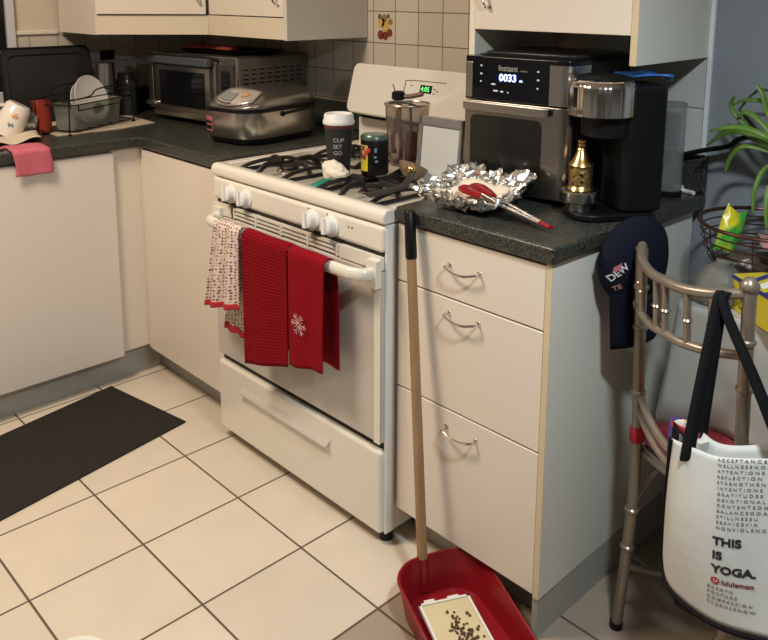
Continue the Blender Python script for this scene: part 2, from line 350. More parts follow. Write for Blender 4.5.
# vent with louvre slots
vb = bx(SX0+.012, SX1-.012, -.048, -.022, .745, .79); obj('vent_recess', vb, mat('vent_dark', (.03, .022, .018), .6), t)
vs = B()
for z in (.778, .7665, .755): box(vs, SX0+.012, SX1-.012, -.061, -.049, z-.0028, z+.0028)
for x in (.66, .78, .90, 1.02, 1.14): box(vs, x-.004, x+.004, -.0625, -.049, .749, .7815)
box(vs, SX0+.006, .672, -.0625, -.049, .749, .7815); box(vs, 1.15, SX1-.008, -.0625, -.049, .749, .7815)
obj('vent_slats', vs, enamel, t)
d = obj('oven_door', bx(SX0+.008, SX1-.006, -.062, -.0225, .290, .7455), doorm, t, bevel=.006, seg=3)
e = bx(SX1-.030, SX1-.008, -.0635, -.0621, .29, .70); obj('door_edge', e, enamel, d)
hb = B(); tube(hb, smoothpts([(.602, -.058, .742), (.601, -.085, .744), (.614, -.106, .744), (.65, -.118, .744), (.93, -.120, .744), (1.21, -.118, .744), (1.262, -.110, .743), (1.285, -.092, .742), (1.288, -.058, .742)], 5), .0135, 12, flat=(1.25, .8))
box(hb, .572, .612, -.075, -.060, .712, .772); box(hb, 1.268, 1.305, -.078, -.060, .706, .776)
obj('handle', hb, enamel, d, smooth=True, bevel=.003)
dr = obj('drawer', bx(SX0+.008, SX1-.006, -.064, -.0225, .036, .268), enamel, t, bevel=.010, seg=3)
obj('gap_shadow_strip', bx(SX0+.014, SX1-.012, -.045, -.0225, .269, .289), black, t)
hp = [(-.0635, .203), (-.077, .199), (-.080, .202), (-.079, .206), (-.074, .211), (-.0635, .220)]
h = B(); a = [h.verts.new((.69, y, z)) for y, z in hp]; b = [h.verts.new((1.108, y, z)) for y, z in hp]
for i in range(6): h.faces.new((a[i], a[(i+1) % 6], b[(i+1) % 6], b[i]))
h.faces.new(a); h.faces.new(b[::-1]); obj('drawer_handle', h, doorm, dr, bevel=.0015)
for x, y in ((.60, .0), (1.285, -.02), (.60, .5), (1.285, .5)): obj('foot', lathe(B(), [(.018, .0), (.018, .02), (.012, .036)], (x, y, 0), 14), black, t)
# backguard
bg = B(); MB_ = Matrix.Translation((0, .505, 1.0)) @ Matrix.Rotation(-math.radians(15), 4, 'X')
prism(bg, rrect(SX0+.026, SX1+.0, 0, .172, .025), 0, .05, MB_ @ XZ.copy() @ Matrix.Identity(4))
bgo = obj('backguard', bg, enamel, t, bevel=.008, seg=3)
obj('backguard_riser', bx(SX0+.01, SX1-.01, .535, .597, .895, .985), enamel, t, bevel=.004)
obj('backguard_gap', bx(SX0+.02, SX1-.02, .54, .59, .985, 1.01), black, t)
MF = MB_ @ XZ
cp = B(); tube(cp, [MF @ Vector(p) for p in smoothpts([(.830, .03, .051), (.838, .115, .051), (.852, .130, .051), (1.01, .133, .051)], 4)], .0012, 6); obj('panel_outline', cp, mat('brown_line', (.2, .12, .08), .5), bgo)
ds = B(); prism(ds, [(.905, .095), (.955, .095), (.955, .120), (.905, .120)], .05, .0512, MF); dsp = obj('clock_display', ds, black, bgo)
obj('clock_digits', text_bm('4:05', .022, MF @ Matrix.Translation((.909, .100, .0514))), mat('green_digits', (.1, .6, .15), .5, emit=(.2, .9, .25), es=1.2), dsp)
bt = B()
for x, y in ((.962, .108), (.974, .102), (.962, .094), (.862, .112)): prism(bt, rrect(x, x+.008, y, y+.004, .001, 2), .05, .0514, MF)
obj('buttons', bt, mat('olive', (.18, .25, .12), .5), bgo)
# burners and grates
def burner(x, y):
    b_ = lathe(B(), [(.038, 0), (.038, .005), (.030, .012), (.020, .013)], (x, y, .885), 24); o = obj('burner', b_, steel, t, smooth=True)
    obj('burner_cap', lathe(B(), [(.027, .0135), (.030, .017), (.028, .021), (.01, .022)], (x, y, .885), 24), iron, o, smooth=True)
def grate(x, y, hx=.105, hy=.115):
    g = B(); zt = .918
    base = smoothpts([(x-hx, y-hy, .890), (x+hx, y-hy, .890), (x+hx, y+hy, .890), (x-hx, y+hy, .890)], 1, True)
    tube(g, [(x-hx, y-hy, .889), (x+hx, y-hy, .889), (x+hx, y+hy, .889), (x-hx, y+hy, .889)], .006, 8, closed=True)
    for dx, dy in ((-1, 0), (1, 0), (0, -1), (0, 1)):
        px, py = x+dx*hx, y+dy*hy
        q = [(px, py, .890), (px-dx*.012, py-dy*.012, .906), (x+dx*hx*.72, y+dy*hy*.72, zt), (x+dx*hx*.45, y+dy*hy*.45, zt+.001), (x+dx*.030, y+dy*.030, zt-.001)]
        tube(g, smoothpts(q, 4), .0075, 8, flat=(1.25, .8))
    for sx in (-1, 1):
        tube(g, smoothpts([(x+sx*hx, y-hy, .890), (x+sx*hx*.96, y-hy*.6, .905), (x+sx*hx*.93, y, .911), (x+sx*hx*.96, y+hy*.6, .905), (x+sx*hx, y+hy, .890)], 4), .0062, 8)
    obj('grate', g, iron, t, smooth=True)
for x in (.755, 1.12):
    for y in (.08, .365): burner(x, y); grate(x, y)
# ------------------------------------------------------------------ towels on the oven handle
dotm = mat('dotted_cloth', (.72, .66, .58), .9, bump=.3, bscale=300); nt = dotm.node_tree; bs = nt.nodes['Principled BSDF']
tc = N(nt, 'ShaderNodeTexCoord'); vr = N(nt, 'ShaderNodeTexVoronoi'); vr.inputs['Scale'].default_value = 70; vr.inputs['Randomness'].default_value = .35; nt.links.new(tc.outputs['UV'], vr.inputs['Vector'])
vr.inputs['Scale'].default_value = 1.0
lt = mth(nt, 'LESS_THAN', vr.outputs['Distance'], .33); mx = N(nt, 'ShaderNodeMix', data_type='RGBA'); mx.inputs[6].default_value = (.70, .62, .55, 1); mx.inputs[7].default_value = (.22, .03, .035, 1)
nt.links.new(lt, mx.inputs[0]); nt.links.new(mx.outputs[2], bs.inputs['Base Color'])
def towel_fn(x0, x1, zf, zb, amp=.006, k=3, slant=0, yb=-.12, zt=.766, x0b=None, x1b=None, ph=0, splay=0, flr=0):
    # s: 0 = front hem, 1 = back hem; u across
    x0b = x0 if x0b is None else x0b; x1b = x1 if x1b is None else x1b
    R = .018; Lf = zt-R-zf; Lb = zt-R-zb; Lt = PI*R; L = Lf+Lb+Lt
    def f(u, s):
        d = s*L
        if d < Lf:
            q = 1-d/Lf; z = zt-R-q*Lf; y = yb-R; hang = q; bk = 0
        elif d < Lf+Lt:
            a = (d-Lf)/R; z = zt-R+R*math.sin(a); y = yb-R*math.cos(a); hang = 0; bk = 0
        else:
            q = (d-Lf-Lt)/Lb; z = zt-R-q*Lb; y = yb+R; hang = q; bk = 1
        h = min(1, hang*1.5)
        xa, xb = (x0, x1) if not bk else (x0+(x0b-x0)*min(1, hang*3), x1+(x1b-x1)*min(1, hang*3))
        x = xa+(xb-xa)*u - splay*hang*(1-u) + slant*hang
        wv = amp*(.35+.65*h)*math.sin(2*PI*k*u+ph)*(1 if not bk else .5)
        y += wv-(amp if not bk else -.0)*.6 + (0 if bk else -.004*h)
        z += (flr*(u-.5)*hang if not bk else 0)
        return Vector((x, y, z)), u*(x1-x0), d
    f.L = L; return f
def towel(name, label, fn, m, nu=40, nv=60, th=.003, s0=0, s1=1, parent=None, uvs=70):
    b_ = B(); sheet(b_, lambda u, v: fn(u, s0+(s1-s0)*v)[0], nu, nv)
    uv = b_.loops.layers.uv.new('UVMap'); i = 0
    for f in b_.faces:
        iu, iv = i//nv, i % nv; i += 1
        for l, (a, c_) in zip(f.loops, ((0, 0), (1, 0), (1, 1), (0, 1))):
            _, X, D = fn((iu+a)/nu, s0+(s1-s0)*(iv+c_)/nv); l[uv].uv = (X*uvs, D*uvs)
    o = obj(name, b_, m, parent, smooth='all'); solid(o, th); 
    if not parent: tag(o, label, 'towel')
    return o
f1 = towel_fn(.688, .812, .512, .420, amp=.009, k=2.5, splay=.058, x0b=.72, x1b=.80, flr=.035)
tw = towel('dotted_towel', 'cream dotted towel with red hem, leftmost on the oven handle', f1, dotm, uvs=105)
def hem(fn, s0, s1):
    g = lambda u, s: (fn(u, s)[0]+Vector((0, -.0022 if s < .5 else .0, 0)), *fn(u, s)[1:])
    return g
towel('red_hem', '', hem(f1, 0, .03), redtrim, s0=-.006, s1=.022, nv=4, th=.004, parent=tw)
towel('red_hem', '', f1, redtrim, s0=.972, s1=1.006, nv=4, th=.007, parent=tw)
waf = mat('red_waffle_cloth', (.255, .004, .011), .95, spec=.15); nt = waf.node_tree; bs = nt.nodes['Principled BSDF']
tc = N(nt, 'ShaderNodeTexCoord'); sp = N(nt, 'ShaderNodeSeparateXYZ'); nt.links.new(tc.outputs['UV'], sp.inputs[0])
wx = mth(nt, 'SINE', mth(nt, 'MULTIPLY', sp.outputs[0], 6.283)); wy = mth(nt, 'SINE', mth(nt, 'MULTIPLY', sp.outputs[1], 6.283)); hh = mth(nt, 'MAXIMUM', wx, wy)
bp_ = N(nt, 'ShaderNodeBump'); bp_.inputs['Strength'].default_value = .8; bp_.inputs['Distance'].default_value = .0025; nt.links.new(hh, bp_.inputs['Height']); nt.links.new(bp_.outputs[0], bs.inputs['Normal'])
f2 = towel_fn(.826, 1.030, .400, .45, amp=.004, k=1.2, flr=.060, ph=1)
towel('waffle_towel', 'wide red waffle-weave towel in the middle of the oven handle', f2, waf, uvs=110)
f3 = towel_fn(1.037, 1.186, .455, .468, amp=.005, k=1.5, ph=2, x0b=1.06, x1b=1.198, flr=.03)
tw = towel('snowflake_towel', 'red towel with a white snowflake, rightmost on the oven handle', f3, red)
sf = B(); sc0 = f3(.38, .19)[0]+Vector((0, -.0058, 0))
for k in range(12):
    a = PI*2*k/12; L = .030 if k % 2 == 0 else .020
    tube(sf, [sc0+Vector((.004*math.cos(a), 0, .004*math.sin(a))), sc0+Vector((L*math.cos(a), 0, L*math.sin(a)))], .0009, 5)
    if k % 2 == 0:
        for s in (-.5, .5):
            p = sc0+Vector((L*.6*math.cos(a), 0, L*.6*math.sin(a))); tube(sf, [p, p+Vector((.012*math.cos(a+s*1.4), 0, .012*math.sin(a+s*1.4)))], .0008, 5)
obj('snowflake_print', sf, mat('pale_thread', (.70, .45, .45), .8), tw)
# ------------------------------------------------------------------ things on the stove
def lathed(name, label, cat, prof, loc, m, n=32, **k):
    o = obj(name, lathe(B(), prof, (0, 0, 0), n), m, smooth=True, **k); o.location = loc; tag(o, label, cat); return o
GZ = .9195
t = thing('coffee_cup', 'black paper coffee cup with a white lid standing on the stove', 'cup', (.968, .094, .911), local=True)
obj('cup', lathe(B(), [(.029, 0), (.030, .002), (.041, .146), (.042, .148)], n=32), mat('black_paper', (.022, .024, .023), .6), t, smooth=True)
obj('lid', lathe(B(), [(.0435, .144), (.0445, .147), (.0445, .153), (.042, .156), (.0405, .170), (.038, .173), (.034, .172), (.033, .168)], n=32), whitep, t, smooth=True)
obj('band', lathe(B(), [(.0405, .135), (.0414, .145)], n=32), mat('maroon', (.12, .03, .02), .5), t, smooth=True)
def wrap(bm_in, R0, R1, H, a0):
    for v in bm_in.verts:
        r = R0+(R1-R0)*v.co.y/H+.0006+v.co.z; a = a0+v.co.x/((R0+R1)/2); v.co = Vector((r*math.cos(a), r*math.sin(a), v.co.y))
    return bm_in
tx = B()
for s, z in (('CUP', .098), ('SET', .080), ('GO.', .062)):
    q = text_bm(s, .015, Matrix.Translation((-.006, z, 0))); merge(tx, wrap(q, .029, .041, .146, -PI/2+.86-.25))
obj('lettering', tx, mat('pale_print', (.45, .48, .45), .6), t)
t = thing('snack_canister', 'black canister with a yellow and red label, between coffee cup and glass pot', 'canister', (1.035, .168, .914), local=True)
obj('can', lathe(B(), [(.037, 0), (.039, .003), (.039, .100), (.036, .107), (.030, .110)], n=32), black, t, smooth=True)
obj('lid', lathe(B(), [(.0395, .098), (.0395, .106), (.035, .112), (.02, .113)], n=32), mat('dull_green_lid', (.10, .16, .13), .3, .4), t, smooth=True)
lb = B()
def arcpatch(bm_, R, a0, a1, z0, z1, mi=0, n=8): sheet(bm_, lambda u, v: Vector((R*math.cos(a0+(a1-a0)*u), R*math.sin(a0+(a1-a0)*u), z0+(z1-z0)*v)), n, 2, mi)
arcpatch(lb, .0395, -2.0, -1.25, .012, .085)
lbo = obj('label', lb, mat('yellow_label', (.62, .50, .04), .5, var=.2, scale=60), t)
lb = B()
for k, (a, z) in enumerate(((-2.05, .060), (-1.8, .070), (-1.55, .058), (-1.7, .045), (-1.35, .066), (-1.95, .048))):
    arcpatch(lb, .0399+.0002*k, a, a+.3, z, z+.012, k % 2)
obj('label_berries', lb, [mat('berry_red', (.5, .05, .04), .5), mat('berry_plum', (.22, .04, .12), .5)], lbo)
lb = B(); arcpatch(lb, .0396, -.80, -.62, .05, .056); arcpatch(lb, .0396, -.75, -.60, .066, .078); arcpatch(lb, .0396, -.72, -.5, .038, .044); obj('blue_print', lb, mat('blue_grey', (.2, .3, .42), .5), t)
# folded tissue
from mathutils import noise
t_i = B(); bmesh.ops.create_icosphere(t_i, subdivisions=4, radius=1)
for v in t_i.verts:
    c = v.co.copy(); k_ = 1+.28*noise.noise(c*1.6+Vector((3, 1, 0)))+.14*noise.noise(c*4+Vector((0, 5, 0)))
    c = c*k_; v.co = Vector((c.x*.043, c.y*.022, max(c.z, -.45)*.024*(1.25-.55*c.x)+.011))
o = obj('crumpled_tissue', t_i, mat('tissue', (.80, .74, .62), .9, bump=.5, bscale=50), smooth='all'); o.location = (1.000, .052, .917); o.rotation_euler = (0, 0, .15)
tag(o, 'crumpled white paper napkin in front of the coffee cup', 'napkin')
o = obj('green_scrubber', prism(B(), rrect(-.045, .045, -.014, .014, .008), 0, .009), mat('teal_green', (.03, .27, .19), .5, var=.2, scale=40), bevel=.002); o.location = (.950, .043, .8855); o.rotation_euler = (0, 0, 1.96)
tag(o, 'small teal green plastic strip lying between the front burners', 'scraper')
# glass pot with red utensils
t = thing('utensil_pot', 'clear glass pot holding red utensils at the back of the stove', 'utensil pot', (1.027, .305, GZ), local=True)
smoke = mat('smoky_clear', (.62, .56, .50), .08, trans=.9, ior=1.25)
g = B(); lathe(g, [(.050, 0), (.052, .004), (.060, .10), (.0655, .178), (.0635, .178), (.058, .10), (.049, .008), (.0, .007)], n=36, cap=False); bmesh.ops.holes_fill(g, edges=g.edges)
obj('pot', g, smoke, t, smooth=True)
g = B(); tube(g, [(.066*math.cos(a), .066*math.sin(a), .178) for a in [2*PI*i/36 for i in range(36)]], .0028, 8, True); obj('rim', g, steel, t, smooth=True)
g = B(); tube(g, smoothpts([(.060, -.02, .178), (.03, -.035, .186), (-.055, -.02, .176)], 5), .003, 6)
obj('clip_bar', g, dark, t, smooth=True)
ut = [('red_tongs', 'red silicone tongs standing inside the clear glass pot', (-.02, -.02, 0), redp), ('red_spatula', 'red spatula with dark handle rising from the glass pot', (.025, -.01, 0), redp)]
for i, (nm, lab, off, m_) in enumerate(ut):
    q = thing(nm, lab, 'utensil', (1.027+off[0], .305+off[1], GZ+.012), local=True)
    g = B()
    if i == 0:
        tube(g, smoothpts([(-.012, 0, .02), (-.02, 0, .06), (-.004, 0, .10), (.004, 0, .15)], 5), .0065, 8, flat=(.7, 1.5)); tube(g, smoothpts([(.014, 0, .0), (.022, -.004, .06), (.010, -.004, .12), (.008, 0, .165)], 5), .0065, 8, flat=(.7, 1.5))
        obj('arms', g, redp, q, smooth=True)
    else:
        prism(g, rrect(-.018, .018, .0, .09, .012), -.003, .003, Matrix.Rotation(.9, 4, 'Z') @ XZ.to_4x4()); obj('blade', g, redp, q, bevel=.002)
        g = B(); tube(g, smoothpts([(0, 0, .08), (.004, -.006, .14), (.008, -.012, .175)], 4), .0045, 8); obj('handle', g, dark, q, smooth=True)
q = thing('measuring_scoop', 'dark scoop with brown handle resting across the glass pot rim', 'scoop', (1.027, .305, GZ+.18), local=True)
g = B(); lathe(g, [(.014, 0), (.020, .004), (.019, .022), (.013, .026)], (-.012, -.025, .010), 18); obj('bowl', g, black, q, smooth=True)
g = B(); tube(g, smoothpts([(-.012, -.025, .022), (.02, -.012, .022), (.06, .0, .032)], 4), .007, 8); tube(g, [(-.02, -.03, .03), (-.026, -.034, .056)], .0016, 6); obj('handle', g, mat('brown_handle', (.16, .08, .06), .5), q, smooth=True)
# framed panel
t = thing('framed_panel', 'tarnished silver frame with a pale blank panel leaning beside the air fryer', 'frame', (1.222, .222, .8855), local=True, rz=.05)
R_ = Matrix.Rotation(-.10, 4, 'X')
g = B()
for x0, x1, z0, z1 in ((-.075, -.062, 0, .200), (.066, .075, 0, .200), (-.075, .075, .175, .200), (-.075, .075, 0, .012)): box(g, x0, x1, -.007, .006, z0, z1, R_)
box(g, -.064, .068, .001, .006, .010, .180, R_)
obj('frame', g, mat('tarnished_silver', (.28, .27, .26), .45, .6, var=.35, scale=60), t, bevel=.002)
obj('panel', bx(-.0615, .0655, -.003, .0005, .013, .1745, M=R_), mat('pale_panel', (.58, .59, .57), .4, var=.05), t)
# ladle
t = thing('black_ladle', 'black-handled ladle lying across the right stove burner towards the drawer unit', 'ladle', (1.232, .092, .922), local=True)
g = B(); lathe(g, [(.002, -.002), (.020, .002), (.036, .016), (.042, .034), (.040, .034), (.034, .017), (.018, .005), (.001, .002)], n=24, M=Matrix.Translation((-.062, .078, .002)) @ Matrix.Rotation(-.5, 4, 'X'))
obj('bowl', g, mat('amber_bowl', (.30, .22, .15), .25, .3), t, smooth=True)
g = B(); tube(g, smoothpts([(-.036, .062, .026), (-.005, .02, .018), (.012, -.03, .006), (.008, -.135, .002)], 5), [.008]*10+[.010]*6, 8, flat=(.6, 1.3)); obj('handle', g, mat('charcoal_plastic', (.035, .033, .03), .4), t, smooth=True)
g = B(); lathe(g, [(.003, -.011), (.010, -.006), (.012, 0), (.010, .006), (.003, .011)], (-.030, .052, .034), 16); obj('knob_or_glint', g, mat('gold', (.85, .60, .25), .2, 1), t, smooth=True)  # gold bead models a highlight on the ladle, not a real part
# ------------------------------------------------------------------ rice cooker
t = thing('rice_cooker', 'stainless rice cooker with a silver control lid next to the stove', 'rice cooker', (.325, .290, .91), local=True, rz=.16)
def rl(a, b, z, r, cy=0, k=6): return [Vector((x, y+cy, z)) for x, y in rrect(-a, a, -b, b, r, k)]
g = B(); loft(g, [rl(.122, .180, .022, .078), rl(.128, .188, .036, .085), rl(.128, .188, .110, .085)]); obj('body', g, steel, t, smooth=True)
g = B(); loft(g, [rl(.095, .15, .0, .06), rl(.116, .172, .006, .07), rl(.123, .181, .0225, .079)]); obj('base', g, black, t, smooth=True)
g = B(); loft(g, [rl(.1285, .1885, .1105, .085), rl(.1285, .1885, .122, .085)]); obj('rim', g, black, t, smooth=True)
def lidz(x, y):
    f = min(1, max(0, (y+.186)/.150)); f = f*f*(3-2*f) if f < 1 else 1
    f = .55*math.sin(min(1, (y+.188)/.15)*PI/2)+.45*f
    bk = 1-max(0, (y-.08)/.106)**3*.55; sd_ = 1-abs(x/.130)**3.2*.62
    return .1225+.062*f*bk*sd_
g = B(); ks = (1, .93, .85, .72, .55, .35, .15)
loft(g, [[Vector((x*k, y*k, .1225 if k == 1 else lidz(x*k, y*k))) for x, y in rrect(-.1275, .1275, -.187, .187, .085, 8)] for k in ks], cap=(True, True)); obj('lid', g, mat('satin_lid', (.30, .285, .26), .3, .9), t, smooth='all')
def pz(u, v): x = (u-.5)*.19*(1-.12*v); y = -.176+.100*v+.040*abs(2*u-1)**2.2*(1-v); return Vector((x, y, lidz(x, y)+.004))
cpn = obj('control_panel', sheet(B(), pz, 14, 10), mat('silver_panel', (.62, .60, .57), .22, .8), t, smooth='all'); solid(cpn, .003, 0)
def on(u0, u1, v0, v1, h): return sheet(B(), lambda u, v: pz(u0+(u1-u0)*u, v0+(v1-v0)*v)+Vector((0, 0, h)), 6, 4)
obj('display', on(.14, .55, .22, .62, .0035), mat('lcd_grey', (.20, .22, .22), .3), cpn)
obj('button', on(.66, .80, .45, .68, .0035), mat('amber_button', (.5, .30, .14), .4), cpn)
obj('brand_strip', on(.10, .60, .06, .14, .0035), mat('dark_strip', (.08, .07, .07), .4), cpn)
g = B(); lathe(g, [(.009, 0), (.009, .006)], n=14, M=axis_m((.1265, -.03, .098), (1, 0, 0))); tube(g, smoothpts([(.132, -.03, .098), (.133, .05, .103), (.131, .13, .108)], 4), .004, 8); obj('side_handle', g, black, t, smooth=True)
def cy_(x): return -.103-math.sqrt(max(0, .085**2-max(0, abs(x)-.043)**2))
so = obj('sticker', sheet(B(), lambda u, v: Vector((-.116+.072*u, cy_(-.116+.072*u)-.0015, .042+.050*v)), 10, 3), mat('sticker_pink', (.42, .14, .15), .5, var=.3, scale=60), t); solid(so, .0012)
so2 = obj('sticker_panel', sheet(B(), lambda u, v: Vector((-.112+.064*u, cy_(-.112+.064*u)-.0028, .048+.013*v)), 10, 2), black, so); solid(so2, .001)
so2 = obj('sticker_panel', sheet(B(), lambda u, v: Vector((-.112+.064*u, cy_(-.112+.064*u)-.0028, .068+.008*v)), 10, 2), black, so); solid(so2, .001)
# ------------------------------------------------------------------ toaster oven
a_ = .107; W_, D_, H_ = .515, .36, .25
t = thing('toaster_oven', 'stainless toaster oven with black glass door in the worktop corner', 'toaster oven', (-.324, .22, .91), local=True, rz=a_)
for x, y in ((.03, .03), (W_-.03, .03), (.03, .32), (W_-.03, .32)): obj('foot', lathe(B(), [(.012, 0), (.014, .02)], (x, y, 0), 12), black, t)
obj('body', bx(0, W_, .012, D_, .02, H_+.02), mat('grey_steel', (.26, .24, .225), .38, .85, var=.1, scale=5), t, bevel=.008)
obj('front_frame', bx(-.002, W_+.002, 0, .012, .02, H_+.02), steel, t, bevel=.003)
d = obj('door', bx(.03, .375, -.012, -.0005, .05, .225), steel, t, bevel=.003)
obj('glass', bx(.065, .345, -.0145, -.0125, .068, .205), glassd, d)
obj('door_handle', bx(-.015, .40, -.045, -.018, .232, .262), mat('blue_grey_bar', (.16, .18, .22), .35, .6), d, bevel=.006)
for x in (.02, .36): obj('handle_mount', bx(x, x+.02, -.02, -.0005, .226, .25), dark, d)
obj('side_trim', bx(-.01, .022, -.016, -.0005, .05, .22), steel, t, bevel=.003)
obj('crumb_knob', bx(-.02, .05, -.026, -.0005, .062, .078), steel, t, bevel=.006)
cpn = obj('control_panel', bx(.412, .505, -.006, -.0005, .055, .245), dark, t, bevel=.002)
obj('panel_strip', bx(.405, .418, -.016, -.0065, .05, .25), steel, cpn, bevel=.003)
obj('display', bx(.44, .488, -.0085, -.0065, .15, .22), glassd, cpn)
for z in (.085, .12): obj('dial', lathe(B(), [(.014, 0), (.013, .012)], n=18, M=axis_m((.463, -.0065, z), (0, -1, 0))), steel, cpn, smooth=True)
vt = B()
for r in range(4):
    for c in range(8):
        y = .035+c*.038; z = .222-r*.017; box(vt, W_-.001, W_+.0008, y, y+.024, z, z+.006)
obj('vent_slots', vt, black, t)
vt = B()
for r in range(4):
    for c in range(8):
        y = .035+c*.038; z = .228-r*.017; box(vt, W_-.001, W_+.004, y+.002, y+.022, z, z+.002)
obj('vent_louvres', vt, steel, t)
# tray and mitt on top
zt = .91+H_+.02
t = thing('baking_tray', 'black baking tray lying on top of the toaster oven', 'tray', (-.06, .42, zt), local=True, rz=a_)
g = B(); loft(g, [rl(.15, .11, 0, .02), rl(.165, .125, .014, .025), rl(.172, .132, .015, .025), rl(.165, .125, .0135, .025), rl(.149, .109, .003, .02)], cap=(True, True)); obj('tray', g, black, t, smooth=True)
tube_ = B(); tube(tube_, smoothpts([(.172, -.05, .014), (.19, -.04, .016), (.19, .04, .016), (.172, .05, .014)], 4), .004); obj('handle', tube_, black, t, smooth=True)
g = B(); loft(g, [[Vector((x, y0*s, z0+z_*s2)) for (y0, z_) in ((-.03, 0), (-.032, .008), (-.015, .015), (.015, .016), (.032, .008), (.03, 0))] for x, s, z0, s2 in ((-.13, .5, 0, .6), (-.12, 1, 0, 1.2), (-.06, 1.0, 0, .9), (.0, .8, .002, .8), (.07, .75, .001, .8), (.125, .9, .001, 1.0), (.135, .5, .002, .6))])
o = obj('oven_glove', g, mat('dusty_red_cloth', (.42, .07, .05), .85, var=.2, scale=40, bump=.3), smooth=True); o.location = (-.10, .36, zt+.0165); o.rotation_euler = (0, 0, .12)
tag(o, 'dusty red folded oven cloth on the tray atop the toaster oven', 'oven cloth')
# ------------------------------------------------------------------ sink-side clutter
LY = lambda x, y, z=0: (x, y, z)
t = thing('roasting_pan', 'large black pan standing on edge against the left wall', 'pan', (-.53, -.12, .912), local=True, rz=PI/2)
Rm = Matrix.Rotation(math.radians(-8), 4, 'X')
def pl(a0, a1, b, y, z0=0, r=.03): return [Rm @ Vector((p[0], y, p[1])) for p in rrect(-a0, a1, z0, b, r, 5)]
g = B(); loft(g, [pl(.160, .185, .285, 0), pl(.160, .185, .285, -.008), pl(.140, .165, .262, -.008, .02), pl(.125, .150, .24, .030, .03), pl(.125, .150, .24, .034, .03), pl(.147, .172, .27, 0, .015)], cap=(False, True))
bmesh.ops.bridge_loops
obj('pan', g, mat('black_enamel', (.02, .02, .021), .3, var=.4, scale=9), t, smooth=True)
g = B(); tube(g, [Rm @ Vector((p[0], -.006, p[1])) for p in rrect(-.162, .187, 0, .287, .03, 5)], .005, 8, True); obj('rim', g, black, t, smooth=True)
tag(obj('drying_mat', prism(B(), [(-.165, -.24), (-.170, -.0), (-.215, .160), (-.48, .175), (-.50, -.24)], .910, .9135), mat('beige_cloth', (.56, .48, .37), .9, var=.12, scale=30, bump=.3), bevel=.001), 'beige drying mat spread under the dish rack', 'drying mat')
g = B(); random.seed(8)
sheet(g, lambda u, v: Vector((-.36+.27*u, -.50+.25*v*(1-.3*u), .918+.008*abs(math.sin(5*u+3*v))+.006*math.sin(9*v)*u)), 14, 14)
o = obj('dish_cloth', g, mat('ecru_cloth', (.62, .54, .42), .9, bump=.4, scale=40), smooth='all'); solid(o, .003); tag(o, 'crumpled beige dish cloth under the tipped white mug', 'cloth')
RA = math.radians(118); t = thing('dish_rack', 'black wire dish rack on the beige mat', 'dish rack', (-.270, -.085, .914), local=True, rz=RA)
g = B(); L_, Wd = .165, .072
for z, gx in ((.012, -.01), (.125, 0), (.105, 0)):
    tube(g, [(x, y, z) for x, y in rrect(-L_-.0-gx, L_+.02+gx, -Wd-.005, Wd+.005, .02, 3)], .0022, 6, True)
tube(g, smoothpts([(-.22, Wd+.005, .125), (-.12, Wd+.006, .128), (-.06, Wd+.006, .155), (.06, Wd+.006, .158), (.14, Wd+.006, .145), (.22, Wd+.005, .125)], 5), .0028, 6)
tube(g, smoothpts([(-.22, -Wd-.005, .125), (-.08, -Wd-.006, .128), (-.03, -Wd-.006, .150), (.10, -Wd-.006, .152), (.16, -Wd-.006, .140), (.22, -Wd-.005, .125)], 5), .0028, 6)
tube(g, [(-.14, -Wd-.007, .085), (.15, -Wd-.007, .085), (.15, -Wd-.007, .105)], .0022, 6); tube(g, [(-.14, -Wd-.007, .105), (-.14, -Wd-.007, .085)], .0022, 6)
for i in range(-3, 4): tube(g, [(i*.06, -Wd, .012), (i*.06, Wd, .012)], .0015, 5)
for sx in (-1, 1):
    for sy in (-1, 1): tube(g, [(sx*(L_+.015), sy*Wd, .125), (sx*(L_+.02), sy*Wd, .003)], .0025, 6); lathe(g, [(.006, 0), (.006, .006)], (sx*(L_+.02), sy*Wd, 0), 10)
obj('wire_frame', g, black, t, smooth=True)
t = thing('plastic_bin', 'clear frosted plastic bin standing in the dish rack', 'bin', (-.270, -.078, .918), local=True, rz=RA)
g = B(); loft(g, [rl(.132, .044, 0, .02), rl(.140, .052, .092, .022), rl(.146, .058, .093, .024), rl(.146, .058, .097, .024), rl(.138, .050, .0965, .022), rl(.129, .041, .003, .018)]); obj('tub', g, frost, t, smooth=True)
for i, (r, off, lab) in enumerate(((.088, -.008, 'white plate standing upright in the plastic bin, nearest the room'), (.080, .020, 'white plate standing upright in the plastic bin, behind the first'))):
    nrm = Vector((math.sin(RA), -math.cos(RA), .30)).normalized()
    pm = axis_m(Vector((-.272, -.075, .930+r))-nrm*off, nrm)
    o = obj('plate', lathe(B(), [(.001, 0), (r*.6, .001), (r, .010), (r, .013), (r*.58, .004), (.001, .004)], n=40, M=pm, cap=False), mat('white_china', (.78, .76, .72), .25), smooth=True); tag(o, lab, 'plate', None)
o = obj('green_saucer', lathe(B(), [(.036, 0), (.038, .003), (.030, .006)], n=28, M=axis_m((-.262, -.04, .965), (.88, .45, .2))), mat('green_plastic', (.08, .16, .06), .4)); tag(o, 'green saucer seen inside the frosted plastic bin', 'saucer')
def tumbler(name, label, cat, loc, r0, r1, h, m, tilt=(0, 0, 0), th=.002, n=28):
    g = lathe(B(), [(.001, 0), (r0, 0), (r1, h), (r1-th, h), (r0-th, th), (.001, th)], n=n, cap=False); bmesh.ops.remove_doubles(g, verts=g.verts, dist=.0001)
    o = obj(name, g, m, smooth=True); o.location = loc; o.rotation_euler = tilt; tag(o, label, cat); return o
tumbler('steel_tumbler', 'brushed steel tumbler upside down behind the dish rack', 'tumbler', (-.44, .075, 1.135), .036, .042, .20, steel, (PI, 0, 0))
